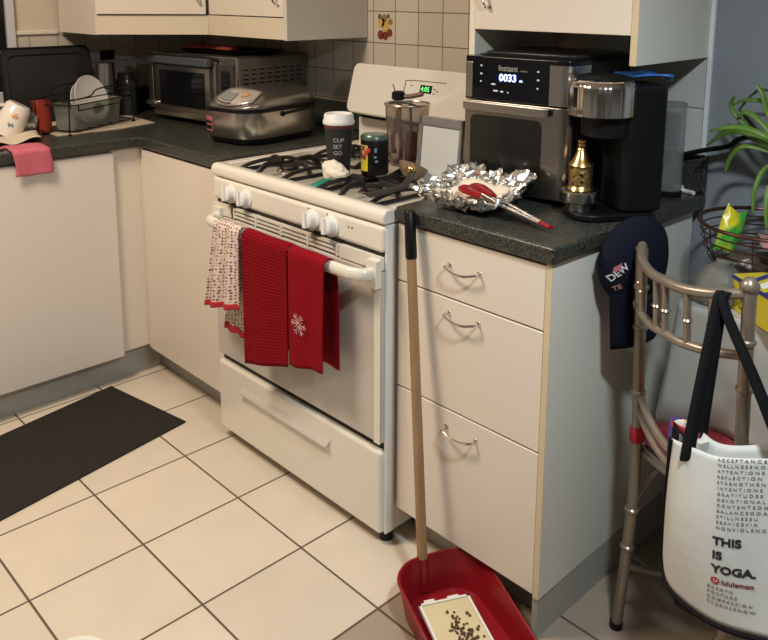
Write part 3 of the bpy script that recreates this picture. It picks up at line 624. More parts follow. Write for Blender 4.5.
o = lathed('upturned_jar', 'dark jar standing behind the dish rack next to the steel tumbler', 'jar', [(.04, 0), (.042, .004), (.042, .14), (.034, .16), (.034, .175)], (-.50, .19, .912), mat('smoked_glass', (.08, .08, .08), .1, trans=.5), 24)
lathed('small_bottle', 'small dark bottle with a shiny cap behind the white plate', 'bottle', [(.016, 0), (.018, .003), (.018, .10), (.011, .115), (.012, .116), (.012, .135), (.009, .137)], (-.475, -.01, .9145), mat('steel_cap_bottle', (.2, .2, .21), .2, .9), 18)
tumbler('red_tumbler', 'red plastic tumbler leaning in the dish rack beside the white mug', 'tumbler', (-.250, -.250, .915), .024, .036, .118, mat('orange_red_plastic', (.30, .035, .02), .3, trans=.3), (.0, -.16, 0))
o = tumbler('clear_beaker', 'clear plastic beaker lying on its side next to the white mug', 'beaker', (-.255, -.27, .955), .028, .038, .085, clear, (math.radians(80), .0, math.radians(-25)), th=.0025)
# white decorated mug, tipped
t = thing('decorated_mug', 'white mug with a small flower print, tipped over on the cloth', 'mug', (-.262, -.386, .925), local=True, rz=.0)
Mm = Matrix.Rotation(math.radians(-28), 4, 'X') @ Matrix.Rotation(math.radians(10), 4, 'Y')
g = lathe(B(), [(.001, .115), (.036, .115), (.044, .105), (.052, .03), (.050, .0), (.047, .0), (.048, .03), (.040, .10), (.001, .108)], n=32, M=Mm, cap=False); obj('cup', g, mat('glazed_white', (.78, .73, .66), .22, coat=.4), t, smooth=True)
g = B(); tube(g, [Mm @ Vector(p) for p in smoothpts([(0, -.050, .025), (.004, -.080, .035), (.004, -.082, .075), (0, -.046, .092)], 6)], .006, 10); obj('handle', g, mat('glazed_white_handle', (.78, .73, .66), .22), t, smooth=True)
g = B()
for a, z, r, mi in ((-.35, .075, .006, 0), (-.25, .082, .005, 0), (-.15, .076, .006, 0), (-.4, .045, .004, 1), (-.3, .040, .005, 1), (-.2, .046, .004, 1), (-.1, .042, .004, 2)):
    rr = .0485+ (.075-z)*.06; lathe(g, [(r, 0), (r*.8, .0008)], n=10, M=Mm @ axis_m((rr*math.cos(a), rr*math.sin(a), z), (math.cos(a), math.sin(a), .1)), mi=mi)
obj('flower_print', g, [mat('peach_print', (.7, .35, .15), .5), mat('green_print', (.10, .25, .18), .5), mat('blue_print', (.2, .25, .5), .5)], t)
# pink cloth hanging over the worktop edge
def pk(u, v):
    d = v*.187; x0 = -.075
    if d < .10: x, z = x0+d, .9125
    elif d < .115: a = (d-.10)/.015*PI/2; x, z = .025+.010*math.sin(a), .9035+.010*math.cos(a)
    else: x, z = .0355+.001*math.sin(9*u), .9035-(d-.115)
    return Vector((x+.002*math.sin(7*u+2), -.462+.118*u+.004*math.sin(v*9), z+.001*math.sin(11*u)))
o = obj('pink_cloth', sheet(B(), pk, 16, 40), mat('pink_cloth', (.55, .13, .18), .9, var=.1, scale=50, bump=.4, bscale=250), smooth='all'); solid(o, .003, 1)
tag(o, 'pink dish cloth draped over the worktop edge', 'cloth')
g = sheet(B(), lambda u, v: Vector((-.080+.05*v, -.70+.235*u, .914+.004*math.sin(u*6)**2)), 12, 4); o = obj('pink_towel', g, mat('pink_towel', (.55, .16, .20), .9), smooth='all'); solid(o, .004); tag(o, 'pink towel strip lying flat on the worktop at the left edge', 'towel')
t = thing('wall_outlet', 'black double wall outlet under the corner wall cabinet', 'outlet', (-.6195, .17, 1.15), local=True)
obj('plate', bx(0, .006, -.032, .032, -.018, .022), black, t, bevel=.003)
for s in (-.016, .016): obj('socket', lathe(B(), [(.010, 0), (.009, .003)], n=16, M=axis_m((.006, s, 0), (1, 0, 0))), black, t)
# ------------------------------------------------------------------ air fryer
AW, AD, AH = .300, .33, .350
t = thing('air_fryer', 'tall black and steel air fryer oven with a lit blue display', 'air fryer', (1.322, .215, .912), local=True, rz=.10)
obj('body', prism(B(), rrect(0, AW, .03, AD, .03, 5), .010, AH), black, t, bevel=.012, seg=3)
for x, y in ((.03, .06), (AW-.03, .06), (.03, .29), (AW-.03, .29)): obj('foot', lathe(B(), [(.014, -.001), (.014, .012)], (x, y, 0), 12), black, t)
def curved(x0, x1, z0, z1, y0=.0, depth=.03, r=.035):   # front shell with a rounded right corner
    P = [(x0, y0+depth+.004), (x0, y0)]+[(x1-r+r*math.sin(a), y0+r-r*math.cos(a)) for a in [PI/2*i/6 for i in range(7)]]+[(x1, y0+depth+.06), (x0+.0, y0+depth+.06)]
    return prism(B(), P, z0, z1)
obj('control_panel', curved(0, AW, .238, AH-.003), glassd, t, smooth=True, bevel=.003)
sl = B(); box(sl, .003, .022, -.0015, .002, .243, .332); obj('left_trim', sl, steel, t, bevel=.001)
def band(x0, z0, z1, off=.0016, r=.035):
    g = B(); pts = [(x0, -off)]+[(AW-r+(r+off)*math.sin(a), r-(r+off)*math.cos(a)) for a in [PI/2*i/8 for i in range(9)]]+[(AW+off, .085)]
    inn = [(x0, .0)]+[(AW-r+(r-.001)*math.sin(a), r-(r-.001)*math.cos(a)) for a in [PI/2*i/8 for i in range(9)]]+[(AW-.001, .085)]
    return prism(g, pts+inn[::-1], z0, z1)
obj('right_trim', band(.240, .240, .335), steel, t, smooth=True)
d = obj('door', curved(0, AW, .012, .236), mat('door_steel', (.38, .355, .32), .27, 1, var=.1, scale=20, stretch=(1, 1, 20)), t, smooth=True, bevel=.003)
obj('window', prism(B(), rrect(.020, .222, .022, .200, .015, 4), .0, .003, Matrix.Translation((0, 0, 0)) @ XZ), mat('smoked_window', (.016, .015, .013), .10, var=.3, scale=12), d)
obj('door_handle', prism(B(), [(.001, -.012), (.225, -.018), (.240, -.016), (.246, -.010), (.240, -.003), (.225, -.004), (.001, -.003)], .212, .234), mat('handle_steel', (.52, .49, .45), .28, 1), d, smooth=True, bevel=.003)
for x in (.015, .235): obj('handle_mount', bx(x, x+.015, -.004, -.0005, .216, .230), black, d)
obj('top_plate', prism(B(), rrect(.015, AW-.015, .05, AD-.01, .03, 5), AH-.001, AH+.006), mat('top_gloss', (.03, .028, .026), .25), t, bevel=.003)
TM = lambda x, z: face_m((x, -.0008, z), (1, 0, 0), (0, 0, 1))
obj('brand_lettering', merge(text_bm('Instant', .020, TM(.098, .314), bold=.0003), text_bm('vortex', .007, TM(.160, .3145))), mat('dim_print', (.30, .28, .25), .5), t)
obj('display_digits', text_bm('0033', .025, TM(.100, .289), bold=.0004), mat('blue_digits', (.4, .5, 1), .5, emit=(.22, .28, 1), es=5), t)
obj('display_unit', text_bm('m', .011, TM(.158, .289)), mat('blue_unit', (.4, .5, 1), .5, emit=(.35, .45, 1), es=3), t)
ic = B()
for x, z, w_ in ((.045, .296, .005), (.045, .276, .006), (.045, .257, .004), (.078, .252, .012), (.085, .236, .012), (.105, .235, .008), (.125, .234, .003), (.206, .290, .005), (.206, .270, .006), (.206, .250, .004)): merge(ic, prism(B(), rrect(x, x+w_, z+.026, z+.0295, .001, 2), .0, .0012, XZ))
obj('touch_icons', ic, mat('icon_light', (.6, .65, .8), .5, emit=(.6, .7, 1), es=.25), t)
# ------------------------------------------------------------------ coffee machine
bd = Vector((.5, .866, 0)); ra = math.atan2(bd.y, bd.x)-PI/2     # local +y points to the machine's back
t = thing('coffee_machine', 'black capsule coffee machine with chrome head, right of the air fryer', 'coffee machine', (1.677, .214, .9115), local=True, rz=ra)
obj('base', prism(B(), rrect(-.062, .060, -.035, .175, .055, 8), 0, .016), black, t, bevel=.005)
obj('body', prism(B(), rrect(-.060, .058, .072, .175, .02, 6), .0165, .300), mat('matt_black', (.006, .006, .007), .45, spec=.25), t, bevel=.008, seg=3)
obj('rear_housing', prism(B(), rrect(-.135, -.066, .13, .228, .02, 5), .005, .292), black, t, bevel=.005)
obj('neck', prism(B(), rrect(-.055, .055, .0, .10, .045, 8), .185, .233), black, t, bevel=.005)
g = lathe(B(), [(.070, 0), (.0745, .003), (.0745, .065), (.070, .074), (.060, .082)], (.006, .035, .2335), 120)
for v in g.verts:
    dx, dy = v.co.x-.006, v.co.y-.035; k_ = 1+.006*math.cos(30*math.atan2(dy, dx)); v.co.x = .006+dx*k_; v.co.y = .035+dy*k_
obj('chrome_head', g, mat('fluted_chrome', (.72, .69, .65), .12, 1), t, smooth=True)
g = lathe(B(), [(.0600, .0), (.060, .005), (.045, .010), (.0, .011)], (.006, .035, .3145), 40, cap=False); obj('lid', g, black, t, smooth=True)
g = lathe(B(), [(.030, 0), (.030, .016), (.041, .018), (.044, .021), (.044, .042), (.041, .045)], (-.008, -.002, .0165), 36); obj('cup_tray', g, mat('tray_chrome', (.6, .58, .55), .2, 1), t, smooth=True)
Tk = (-.190, .323, 0)
g = lathe(B(), [(.030, 0), (.032, .002), (.032, .215), (.029, .215), (.029, .004), (.0, .004)], (Tk[0]+.05, Tk[1]-.01, .012), 28, cap=False); obj('water_tank', g, mat('tank_clear', (.70, .72, .73), .15, trans=.85, ior=1.15), t, smooth=True)
obj('tank_lid', lathe(B(), [(.033, 0), (.033, .006), (.028, .009)], (Tk[0]+.05, Tk[1]-.01, .228), 28), frost, t, smooth=True)
obj('tank_foot', lathe(B(), [(.034, 0), (.034, .011)], (Tk[0]+.05, Tk[1]-.01, 0), 28), black, t, smooth=True)
# brass canister on cup tray
t = thing('brass_shaker', 'ornate brass shaker standing on the coffee machine cup tray', 'brass shaker', (1.671, .216, .974), local=True)
brass = mat('brass', (.72, .50, .20), .25, 1, var=.1, scale=40)
eng = mat('engraved_brass', (.45, .30, .12), .35, 1, bump=.9, bscale=120); nt = eng.node_tree; bs = nt.nodes['Principled BSDF']; vo = N(nt, 'ShaderNodeTexVoronoi'); vo.inputs['Scale'].default_value = 110; tc = N(nt, 'ShaderNodeTexCoord'); nt.links.new(tc.outputs['Object'], vo.inputs['Vector'])
cr = N(nt, 'ShaderNodeValToRGB'); cr.color_ramp.elements[0].position = .25; cr.color_ramp.elements[0].color = (.03, .02, .01, 1); cr.color_ramp.elements[1].position = .45; cr.color_ramp.elements[1].color = (.62, .42, .17, 1); nt.links.new(vo.outputs['Distance'], cr.inputs[0]); nt.links.new(cr.outputs[0], bs.inputs['Base Color'])
obj('body', lathe(B(), [(0.0265, 0.0106), (0.0265, 0.0528)], n=32), eng, t, smooth=True)
obj('foot', lathe(B(), [(0.03, 0.0), (0.031, 0.0035), (0.028, 0.0079), (0.027, 0.0106)], n=32), brass, t, smooth=True)
obj('dome', lathe(B(), [(0.027, 0.0528), (0.029, 0.0563), (0.028, 0.059), (0.021, 0.0669), (0.014, 0.081), (0.01, 0.0906), (0.012, 0.0924), (0.01, 0.0959)], n=32), brass, t, smooth=True)
obj('finial', lathe(B(), [(0.004, 0.0959), (0.009, 0.0994), (0.009, 0.1047), (0.004, 0.1082), (0.01, 0.1091), (0.011, 0.1126), (0.006, 0.1144)], n=24), brass, t, smooth=True)
g = B(); random.seed(2)
sheet(g, lambda u, v: Vector((-.065+.13*u, -.04+.075*v, .012*math.sin(2.2*u+v)**2+.006*math.sin(8*u)*math.sin(6*v)+.003)), 12, 8)
o = obj('blue_packet', g, mat('blue_foil', (.03, .12, .42), .3, .1, var=.25, scale=30), smooth='all'); solid(o, .004); o.location = (1.730, .362, 1.219); o.rotation_euler = (0, 0, .5)
tag(o, 'crumpled blue packet lying on top of the coffee machine', 'packet')
# ------------------------------------------------------------------ foil parcel, tongs, box
from mathutils import noise
g = B(); fo = Vector((1.452, .098, .912))
def foilf(u, v):
    x = (u-.5)*2; y = (v-.5)*2; r = max(abs(x), abs(y)); p = Vector((x*.115, y*.095, 0)); p *= 1+.10*noise.noise(Vector((x*2, y*2, 3)))
    z = .004+max(0, r-.45)**1.25*.085*(1.0+.8*max(0, y)) ; nz = noise.noise_vector(Vector((x*6, y*6, 1)))*.013*min(1, r*1.3)+noise.noise_vector(Vector((x*15, y*15, 4)))*.010*min(1, r*1.4)
    p += Vector((0, 0, z))+nz; p.z = max(p.z, .002); return p
sheet(g, foilf, 46, 42)
o = obj('foil_sheet', g, mat('aluminium_foil', (.93, .92, .90), .22, 1), None); solid(o, .0008); o.location = fo; o.rotation_euler = (0, 0, .12)
tag(o, 'crumpled open sheet of aluminium foil on the drawer-unit worktop', 'foil')
g = B()
sheet(g, lambda u, v: Vector(((u-.5)*.15*(1+.1*math.sin(5*v)), (v-.5)*.12, .016+.012*noise.noise(Vector((u*5, v*5, 9)))+.055*max(0, v-.45)**1.2)), 20, 18)
o = obj('greasy_paper', g, mat('greasy_paper', (.80, .70, .56), .6, var=.12, scale=30, bump=.6), smooth='all'); solid(o, .006, 1); o.location = (1.454, .095, .914); tag(o, 'cream paper liner with crumbs lying inside the foil', 'paper')
tA = Vector((1.458, .092, .958)); tE = Vector((1.700, .046, .928)); td = (tE-tA).normalized()
t = thing('kitchen_tongs', 'steel tongs with red silicone tips resting on the foil', 'tongs', tuple(tA), local=True)
for s in (-1, 1):
    side = td.cross(Vector((0, 0, 1))).normalized()
    g = B(); p0 = side*.012*s+td*.05+Vector((0, 0, .004*s)); p1 = side*.010*s+td*.13; p2 = side*.003*s+td*.232
    tube(g, smoothpts([p0, p1, p2], 5), .0075, 8, flat=(.35, 1.2)); ao = obj('arm', g, chrome, t, smooth=True)
    g = B(); tube(g, smoothpts([side*.010*s-td*.020, side*.018*s, side*.017*s+td*.03, side*.012*s+td*.06], 4), [.008, .011, .014, .016, .016, .016, .015, .014, .013, .012, .010, .009, .008], 10, flat=(.55, 1.25)); obj('tip', g, redp, ao, smooth=True, label='red silicone tip')
g = B(); tube(g, [td*.230, td*.262], .006, 8, flat=(.6, 1.6)); obj('pull_tab', g, redp, t, smooth=True, label='red plastic pull tab')
t = thing('small_plastic_box', 'small clear plastic box with a dull red lid behind the foil', 'box', (1.395, .192, .911), local=True, rz=.10)
obj('box', prism(B(), rrect(-.035, .035, -.012, .008, .006), 0, .052), frost, t); obj('lid', prism(B(), rrect(-.037, .037, -.013, .009, .006), .0525, .060), mat('dull_red_lid', (.25, .10, .07), .5), t)
# plug and cord
t = thing('usb_plug', 'white plug with short cable lying at the back of the right worktop', 'plug', (1.722, .606, .9105), local=True, rz=.0)
obj('plug', bx(-.020, .004, -.010, .010, 0, .018), whitep, t, bevel=.003); g = B(); tube(g, smoothpts([(.004, 0, .006), (.02, .0, .005), (.038, -.008, .006)], 4), .0055); obj('cable', g, whitep, t, smooth=True)
g = B(); tube(g, smoothpts([(1.66, .60, .96), (1.69, .60, .993), (1.735, .600, 1.014), (1.79, .600, 1.033), (1.838, .600, 1.048), (1.865, .60, 1.070), (1.93, .60, 1.083), (2.15, .60, 1.09)], 6), .0065, 8)
tag(obj('power_cord', g, black, smooth=True), 'thick black cord running right from the worktop past the wall', 'cord')
# ------------------------------------------------------------------ broom handle, dustpan, glue tray
axp = math.radians(-21); PO = (1.56, -.125, 0)
t = thing('dustpan', 'deep red plastic dustpan on the floor by the drawer unit', 'dustpan', (1.516, -.082, .0), local=True, rz=axp)
# local x runs from the closed back to the open front, y across
def panloop(z, b, l, w_, r, xf):
    P = [(xf, -w_), (xf, w_)]
    P = [(xf, w_)]+[(b+r-r*math.sin(a), w_-r+r*math.cos(a)) for a in [PI/2*i/7 for i in range(8)]]+[(b+r-r*math.cos(a), -w_+r-r*math.sin(a)) for a in [PI/2*i/7 for i in range(8)]]+[(xf, -w_)]
    return P
outer_b = panloop(0, -.008, 0, .097, .070, .30); outer_t = panloop(0, -.024, 0, .112, .080, .305)
def zt_(x): return .090 if x < .06 else .090-(x-.06)/.245*.045
g = B(); lo = [Vector((x, y, .001)) for x, y in outer_b]; hi = [Vector((x, y, zt_(x))) for x, y in outer_t]
n_ = len(lo); hi2 = [Vector((x*.985+.004, y*.965, zt_(x)+.001)) for x, y in outer_t]; lo2 = [Vector((x*.985+.004, y*.96, .005)) for x, y in outer_b]
def sub(a, b, k): return [[a[i].lerp(b[i], j/k) for i in range(n_)] for j in range(k+1)]
loft(g, sub(lo, hi, 4)+sub(hi2, lo2, 4), cap=(False, False), closed=False)
g.verts.ensure_lookup_table()
R_ = [[g.verts[j*n_+i] for i in range(n_)] for j in range(10)]
g.faces.new(R_[0]); g.faces.new(R_[9][::-1])
for e in (0, n_-1):
    for j in range(4): g.faces.new((R_[j][e], R_[j+1][e], R_[8-j][e], R_[9-j][e]))
obj('pan', g, redp, t, smooth=True)
g = B(); tube(g, [p+Vector((0, 0, .001)) for p in hi], .0035, 8); obj('rim', g, redp, t, smooth=True)
g = B(); tube(g, [(.302, -.100, .004), (.302, .100, .004)], .004, 8); obj('rubber_lip', g, black, t, smooth=True)
hb0 = Vector((1.494, -.097, .012)); ht0 = Vector((1.382, -.0435, .911)); hd = (ht0-hb0)
hv = B(); cyl(hv, hb0, hb0+hd*.085, .0155, .0145, 16)
so = obj('handle_socket', hv, redp, None); so.parent = t; so.matrix_parent_inverse = (Matrix.Translation((1.516, -.082, 0)) @ Matrix.Rotation(axp, 4, 'Z')).inverted()
hs = B(); cyl(hs, hb0+hd*.02, hb0+hd*.88, .0125, .0115, 16); so = obj('wooden_handle', hs, wood, None, smooth=True, label='long worn wooden handle'); so.parent = t; so.matrix_parent_inverse = (Matrix.Translation((1.516, -.082, 0)) @ Matrix.Rotation(axp, 4, 'Z')).inverted()
hs = B(); lathe(hs, [(.0125, 0), (.0138, .003), (.0132, hd.length*.125-.004), (.010, hd.length*.125)], n=18, M=axis_m(hb0+hd*.878, hd)); gp = obj('grip', hs, black, so, smooth=True, label='black rubber grip')
def quad(o, ex, ey): return lambda a, b: Vector(o)+Vector(ex)*a+Vector(ey)*b
# tray: corners near (1.545,-.156) (1.591,-.042) (1.745,-.089) (1.64,-.199)
tc0 = Vector((1.568, -.100, .0)); ta = math.radians(-27)
t = thing('glue_tray', 'white glue tray with cream pad lying in the red dustpan', 'tray', (1.563, -.102, .020), local=True, rz=ta)
g = B(); box(g, 0, .26, -.062, .062, 0, .004); box(g, 0, .26, -.062, -.056, .004, .009); box(g, 0, .26, .056, .062, .004, .009); box(g, 0, .006, -.062, .062, .004, .009)
box(g, -.012, .004, -.045, -.020, 0, .005); box(g, -.010, .004, .012, .040, 0, .005); obj('tray', g, mat('white_card', (.80, .77, .72), .6), t)
obj('glue_pad', bx(.007, .255, -.0555, .0555, .0042, .0065), mat('glue_cream', (.70, .60, .36), .25, var=.05, coat=.5), t)
random.seed(11); pel = None; brown = mat('brown_pellet', (.11, .055, .025), .6, var=.3, scale=90)
mt = Matrix.Translation((1.563, -.102, .020)) @ Matrix.Rotation(ta, 4, 'Z')
pts = []
for i in range(72):
    if i < 48: x, y = random.gauss(.112, .030), random.gauss(.004, .010)
    else: x, y = random.uniform(.035, .16), random.gauss(.0, .022)
    x = min(max(x, .02), .24); y = min(max(y, -.046), .046)
    for tr in range(30):
        if all((x-a)**2+(y-b)**2 > .0056**2 for a, b in pts): break
        x += random.uniform(-.006, .006); y += random.uniform(-.005, .005)
    x = min(max(x, .02), .24); y = min(max(y, -.048), .048); pts.append((x, y))
for x, y in pts:
    if pel is None:
        g = B(); lathe(g, [(.0012, 0), (.0028, .0012), (.0031, .0025), (.0022, .0042), (.0008, .0048)], n=8); pel = obj('brown_pellet', g, brown, smooth=True)
        tag(pel, 'small brown pellet scattered on the cream glue pad', 'pellet', 'brown pellets on the glue tray'); o = pel
    else: o = pel.copy(); C.objects.link(o)
    o.location = mt @ Vector((x, y, .0064)); o.rotation_euler = (0, 0, random.uniform(0, 6)); s = random.uniform(.75, 1.25); o.scale = (s*1.2, s, s)
# floor mat and dish on floor
g = B(); prism(g, rrect(-.36, .36, -.36, .36, .008, 3), 0, .004)
g.free(); g = prism(B(), [(.002, -.175), (.408, -.105), (.535, -.80), (.13, -.87)][::-1], .0, .006)
tag(obj('floor_mat', g, mat('black_mat', (.018, .015, .013), .9, var=.5, scale=120, bump=.6, bscale=300), bevel=.002), 'black rectangular floor mat in front of the sink cabinet', 'mat')
g = B(); tube(g, [(p.x, p.y, .0065) for p in [Vector((.012, -.185)), Vector((.398, -.118)), Vector((.523, -.79)), Vector((.137, -.855))]], .003, 6, True)
t = thing('floor_bowl', 'white-rimmed round bowl on the floor at the bottom edge', 'bowl', (1.152, -.800, 0), local=True)
g = lathe(B(), [(.05, 0), (.055, .002), (.066, .022), (.072, .024), (.072, .028), (.062, .026), (.052, .006), (.0, .006)], n=36, cap=False); obj('dish', g, mat('cream_ceramic', (.82, .79, .70), .3), t, smooth=True)
obj('inside', lathe(B(), [(.050, .0065), (.0, .0068)], n=36, cap=False), mat('dark_green_inside', (.04, .06, .04), .4), t)
# ------------------------------------------------------------------ chair
gold = mat('champagne_metal_paint', (.30, .245, .195), .32, .6, var=.12, scale=20)
CH = (1.868, .150, 0); ca = math.atan2(-.40, .92)
t = thing('chiavari_chair', 'champagne bamboo-style chair with a red cushion, tucked at the table', 'chair', CH, ca, local=True)
WX = .292
def post(x):
    g = B(); P = smoothpts([(x, -.005, 0), (x, .008, .15), (x, .018, .30), (x, .018, .47), (x, .012, .62), (x, .0, .91 if x else .893)], 5)
    tube(g, P, .0125, 12)
    for z, y in ((.20, .012), (.29, .0175), (.57, .014), (.72, .008), (.81, .004)): lathe(g, [(.0125, -.006), (.0158, -.003), (.0158, .003), (.0125, .006)], (x, y, z), 14)
    lathe(g, [(.0125, 0), (.017, .006), (.017, .012), (.008, .024), (.001, .026)] if x else [(.0125, 0), (.0128, .004), (.009, .009), (.001, .011)], (x, -.001, .905 if x else .890), 16)
    lathe(g, [(.015, 0), (.015, .014)], (x, -.005, 0), 12, mi=1)
    return g
for x in (0, WX): obj('back_leg', post(x), [gold, black], t, smooth=True)
def rail(z, bow, r=.0095, zm=0):
    return smoothpts([(0, 0, z), (WX*.16, -bow*.62, z+zm*.6), (WX*.35, -bow*.95, z+zm), (WX*.5, -bow, z+zm), (WX*.65, -bow*.95, z+zm), (WX*.84, -bow*.62, z+zm*.6), (WX, 0, z)], 5)
tr, lr = rail(.900, .058, zm=-.020), rail(.785, .050, zm=-.012)
g = B(); tube(g, tr, .010, 10); obj('top_rail', g, gold, t, smooth=True)
g = B(); tube(g, lr, .009, 10); obj('lower_rail', g, gold, t, smooth=True)
for q in (3, 6, 12, 15, 21, 25):
    a, b = lr[q], tr[q]; g = B(); tube(g, [a, b], .0075, 10); md = a.lerp(b, .45); lathe(g, [(.0075, -.004), (.0105, 0), (.0075, .004)], tuple(md), 12); obj('spindle', g, gold, t, smooth=True)
for z0 in (.570, .538):
    g = B(); tube(g, smoothpts([(0, .018, z0), (WX*.2, -.005, z0-.022), (WX*.5, -.015, z0-.048), (WX*.8, -.005, z0-.022), (WX, .018, z0)], 5), .008, 8); obj('brace', g, gold, t, smooth=True)
g = B(); tube(g, [(0, .03, .43), (WX, .03, .43), (WX+.03, .37, .43), (-.03, .37, .43)], .011, 10, True); obj('seat_frame', g, gold, t, smooth=True)
g = B(); loft(g, [[Vector((x, y, z)) for x, y in rrect(-.015-q, WX+.015+q, .045-q, .36+q, .03, 4)] for z, q in ((.441, 0), (.448, .008), (.470, .010), (.484, -.004), (.488, -.03))]); cu = obj('cushion', g, mat('red_cushion', (.33, .012, .022), .8, var=.15, scale=30, sheen=.3), t, smooth=True)
g = B(); lathe(g, [(.0140, 0), (.0165, .008), (.0165, .027), (.0140, .035)], (0, .018, .455), 14); obj('tie', g, redtrim, cu, smooth=True)
for x in (-.02, WX+.02):
    g = B(); tube(g, smoothpts([(x, .38, 0), (x, .375, .2), (x*1.0, .37, .43)], 4), .0125, 12); obj('front_leg', g, gold, t, smooth=True)
g = B()
tube(g, [(0, .010, .15), (WX+.02, .376, .15)], .005, 8); tube(g, [(WX, .010, .162), (-.02, .376, .162)], .005, 8); tube(g, smoothpts([(0, .018, .29), (.01, .05, .36), (.03, .10, .42)], 4), .005, 8)
obj('stretcher', g, gold, t, smooth=True)
Mch = Matrix.Translation(CH) @ Matrix.Rotation(ca, 4, 'Z')
# ------------------------------------------------------------------ cap hanging on the left post
navy = mat('navy_twill', (.0055, .007, .017), .9, bump=.3, bscale=500, spec=.2)
t = thing('baseball_cap', 'dark navy baseball cap hanging on the left chair post', 'cap', (1.868, .150, .86), local=True, rz=0)
# cap frame: e1 = view right, e2 = up, e3 = towards viewer
e1 = Vector((.42, .90, 0)).normalized(); e3 = Vector((.90, -.42, 0)).normalized(); e2 = Vector((0, 0, 1))
def cp(a, b, c): return e1*a+e2*b+e3*c
# crown: opening faces right / slightly down; dome axis points left
ax = (-e1*.90+e3*.12+e2*.08).normalized()*1; up_ = (e2-ax*e2.dot(ax)).normalized(); sd = ax.cross(up_)
cc = cp(.030, -.014, -.060)
def dome(R, rise, th0=0, n=36, k=9):
    L = []
    for j in range(k+1):
        q = j/k*PI/2*.97; L.append([cc+up_*(math.cos(a)*R[0]*math.cos(q))+sd*(math.sin(a)*R[1]*math.cos(q))+ax*(rise*math.sin(q)) for a in [2*PI*i/n for i in range(n)]])
    return L
g = B(); DL = dome((.098, .044), .098); ext = [[p-ax*.060-(p-cc)*.22 for p in DL[0]], [p-ax*.045-(p-cc)*.10 for p in DL[0]], [p-ax*.022-(p-cc)*.02 for p in DL[0]]]; loft(g, ext+DL, cap=(False, True)); o = obj('crown', g, navy, t, smooth='all'); solid(o, .003, -1)
crown = o
g = B(); bt_ = cc+ax*.098; lathe(g, [(.007, 0), (.006, .004), (.001, .005)], n=12, M=axis_m(bt_, ax)); obj('button', g, navy, crown, smooth=True)
# visor hangs straight down from the crown's lower edge
def visor(u, v):
    xa = -.060+.128*u; zb = -.192+.024*u+.030*max(0, u-.75)**2*16; top = -.045-.02*math.sin(PI*u)
    c_ = .040-.022*(2*u-1)**2-.006*v
    return cc+e1*(xa-.016*(1-v)*(1-u)+.015*(1-v)*u)+e2*(top+(zb-top)*v)+e3*c_
g = sheet(B(), visor, 20, 8); o = obj('visor', g, navy, t, smooth='all'); solid(o, .003)
# embroidery on the crown front (lower left)
def oncrown(x, z, h=.0022):   # x, z: offsets in the view plane from the crown centre
    tgt = cc+e1*x+e2*z; lo_, hi_ = -.02, .16
    # march from the viewer side to the ellipsoid
    for s_ in range(400):
        p = tgt+e3*(.14-.0005*s_); r = p-cc; k_ = (r.dot(up_)/.098)**2+(r.dot(sd)/.044)**2+(max(r.dot(ax), 0)/.098)**2
        if k_ <= 1: 
            return p+e3*h
    return tgt+e3*.07
def ctext(s, size, x, z, rot=0, bold=.0004):
    R3 = Matrix.Rotation(rot, 3, 'Z'); return text_bm(s, size, None, depth=.0003, bold=bold, fn=lambda c: oncrown(*(lambda q: (x+q.x, z+q.y))(R3 @ Vector((c.x, c.y, 0))), h=.0015+c.z))
thr = mat('white_thread', (.62, .62, .62), .8); thr2 = mat('pink_thread', (.45, .12, .15), .8)
obj('lettering', ctext('DEW', .021, -.082, -.030, .75), thr, crown)
obj('lettering', ctext('TE', .016, -.072, -.052, .5), mat('rust_thread', (.42, .20, .18), .8), crown)
g = B(); sheet(g, lambda u, v: oncrown(-.082+.016*u+.003*v, -.010+.014*v+.010*u, .002), 6, 4); obj('flag_patch', g, thr2, crown)
g = B(); ep = [(-.018, -.098), (-.006, -.080), (.004, -.084), (.006, -.100), (-.004, -.114), (-.016, -.110)]
vs_ = [g.verts.new(cc+e1*(x-.014)+e2*(z+.022)+e3*.0435) for x, z in ep]; g.faces.new(vs_); r_ = bmesh.ops.extrude_face_region(g, geom=g.faces[:]); bmesh.ops.translate(g, vec=e3*.003, verts=[v for v in r_['geom'] if isinstance(v, bmesh.types.BMVert)])
obj('white_emblem', g, thr, crown)
# ------------------------------------------------------------------ tote bag
t = thing('tote_bag', 'white tote bag with black straps and slogan hanging on the chair back', 'tote bag', (2.15, -.04, .33))
topP = smoothpts([(2.066, -.075, .640), (2.090, -.076, .640), (2.115, -.072, .638), (2.150, -.062, .636), (2.208, -.018, .640), (2.290, .045, .645)], 6)
botP = smoothpts([(2.050, -.040, .385), (2.078, -.075, .362), (2.118, -.088, .352), (2.180, -.096, .352), (2.245, -.078, .356), (2.320, -.040, .36)], 6)
def lerp_poly(P, u):
    q = u*(len(P)-1); i = min(int(q), len(P)-2); return P[i].lerp(P[i+1], q-i)
def tote(u, v, off=0, lat=0):    # u along, v 0 top .. 1 bottom
    a = lerp_poly(topP, u); b = lerp_poly(botP, u); p = a.lerp(b, v)
    du = (lerp_poly(topP, min(1, u+.02))-lerp_poly(topP, max(0, u-.02))).normalized(); nn = du.cross(Vector((0, 0, 1))).normalized()
    bulge = .016*math.sin(PI*min(1, v*1.0))*math.sin(PI*min(1, u*1.1+.05)); return p+nn*(off+bulge)+Vector((0, 0, 0))
toteM = mat('white_tote_fabric', (.60, .60, .57), .5, var=.04, scale=8, bump=.4, bscale=18)
blackw = mat('black_webbing', (.006, .006, .007), .85, spec=.2)
g = sheet(B(), lambda u, v: tote(u, v), 40, 30); o = obj('front_panel', g, toteM, t, smooth='all'); solid(o, .002)
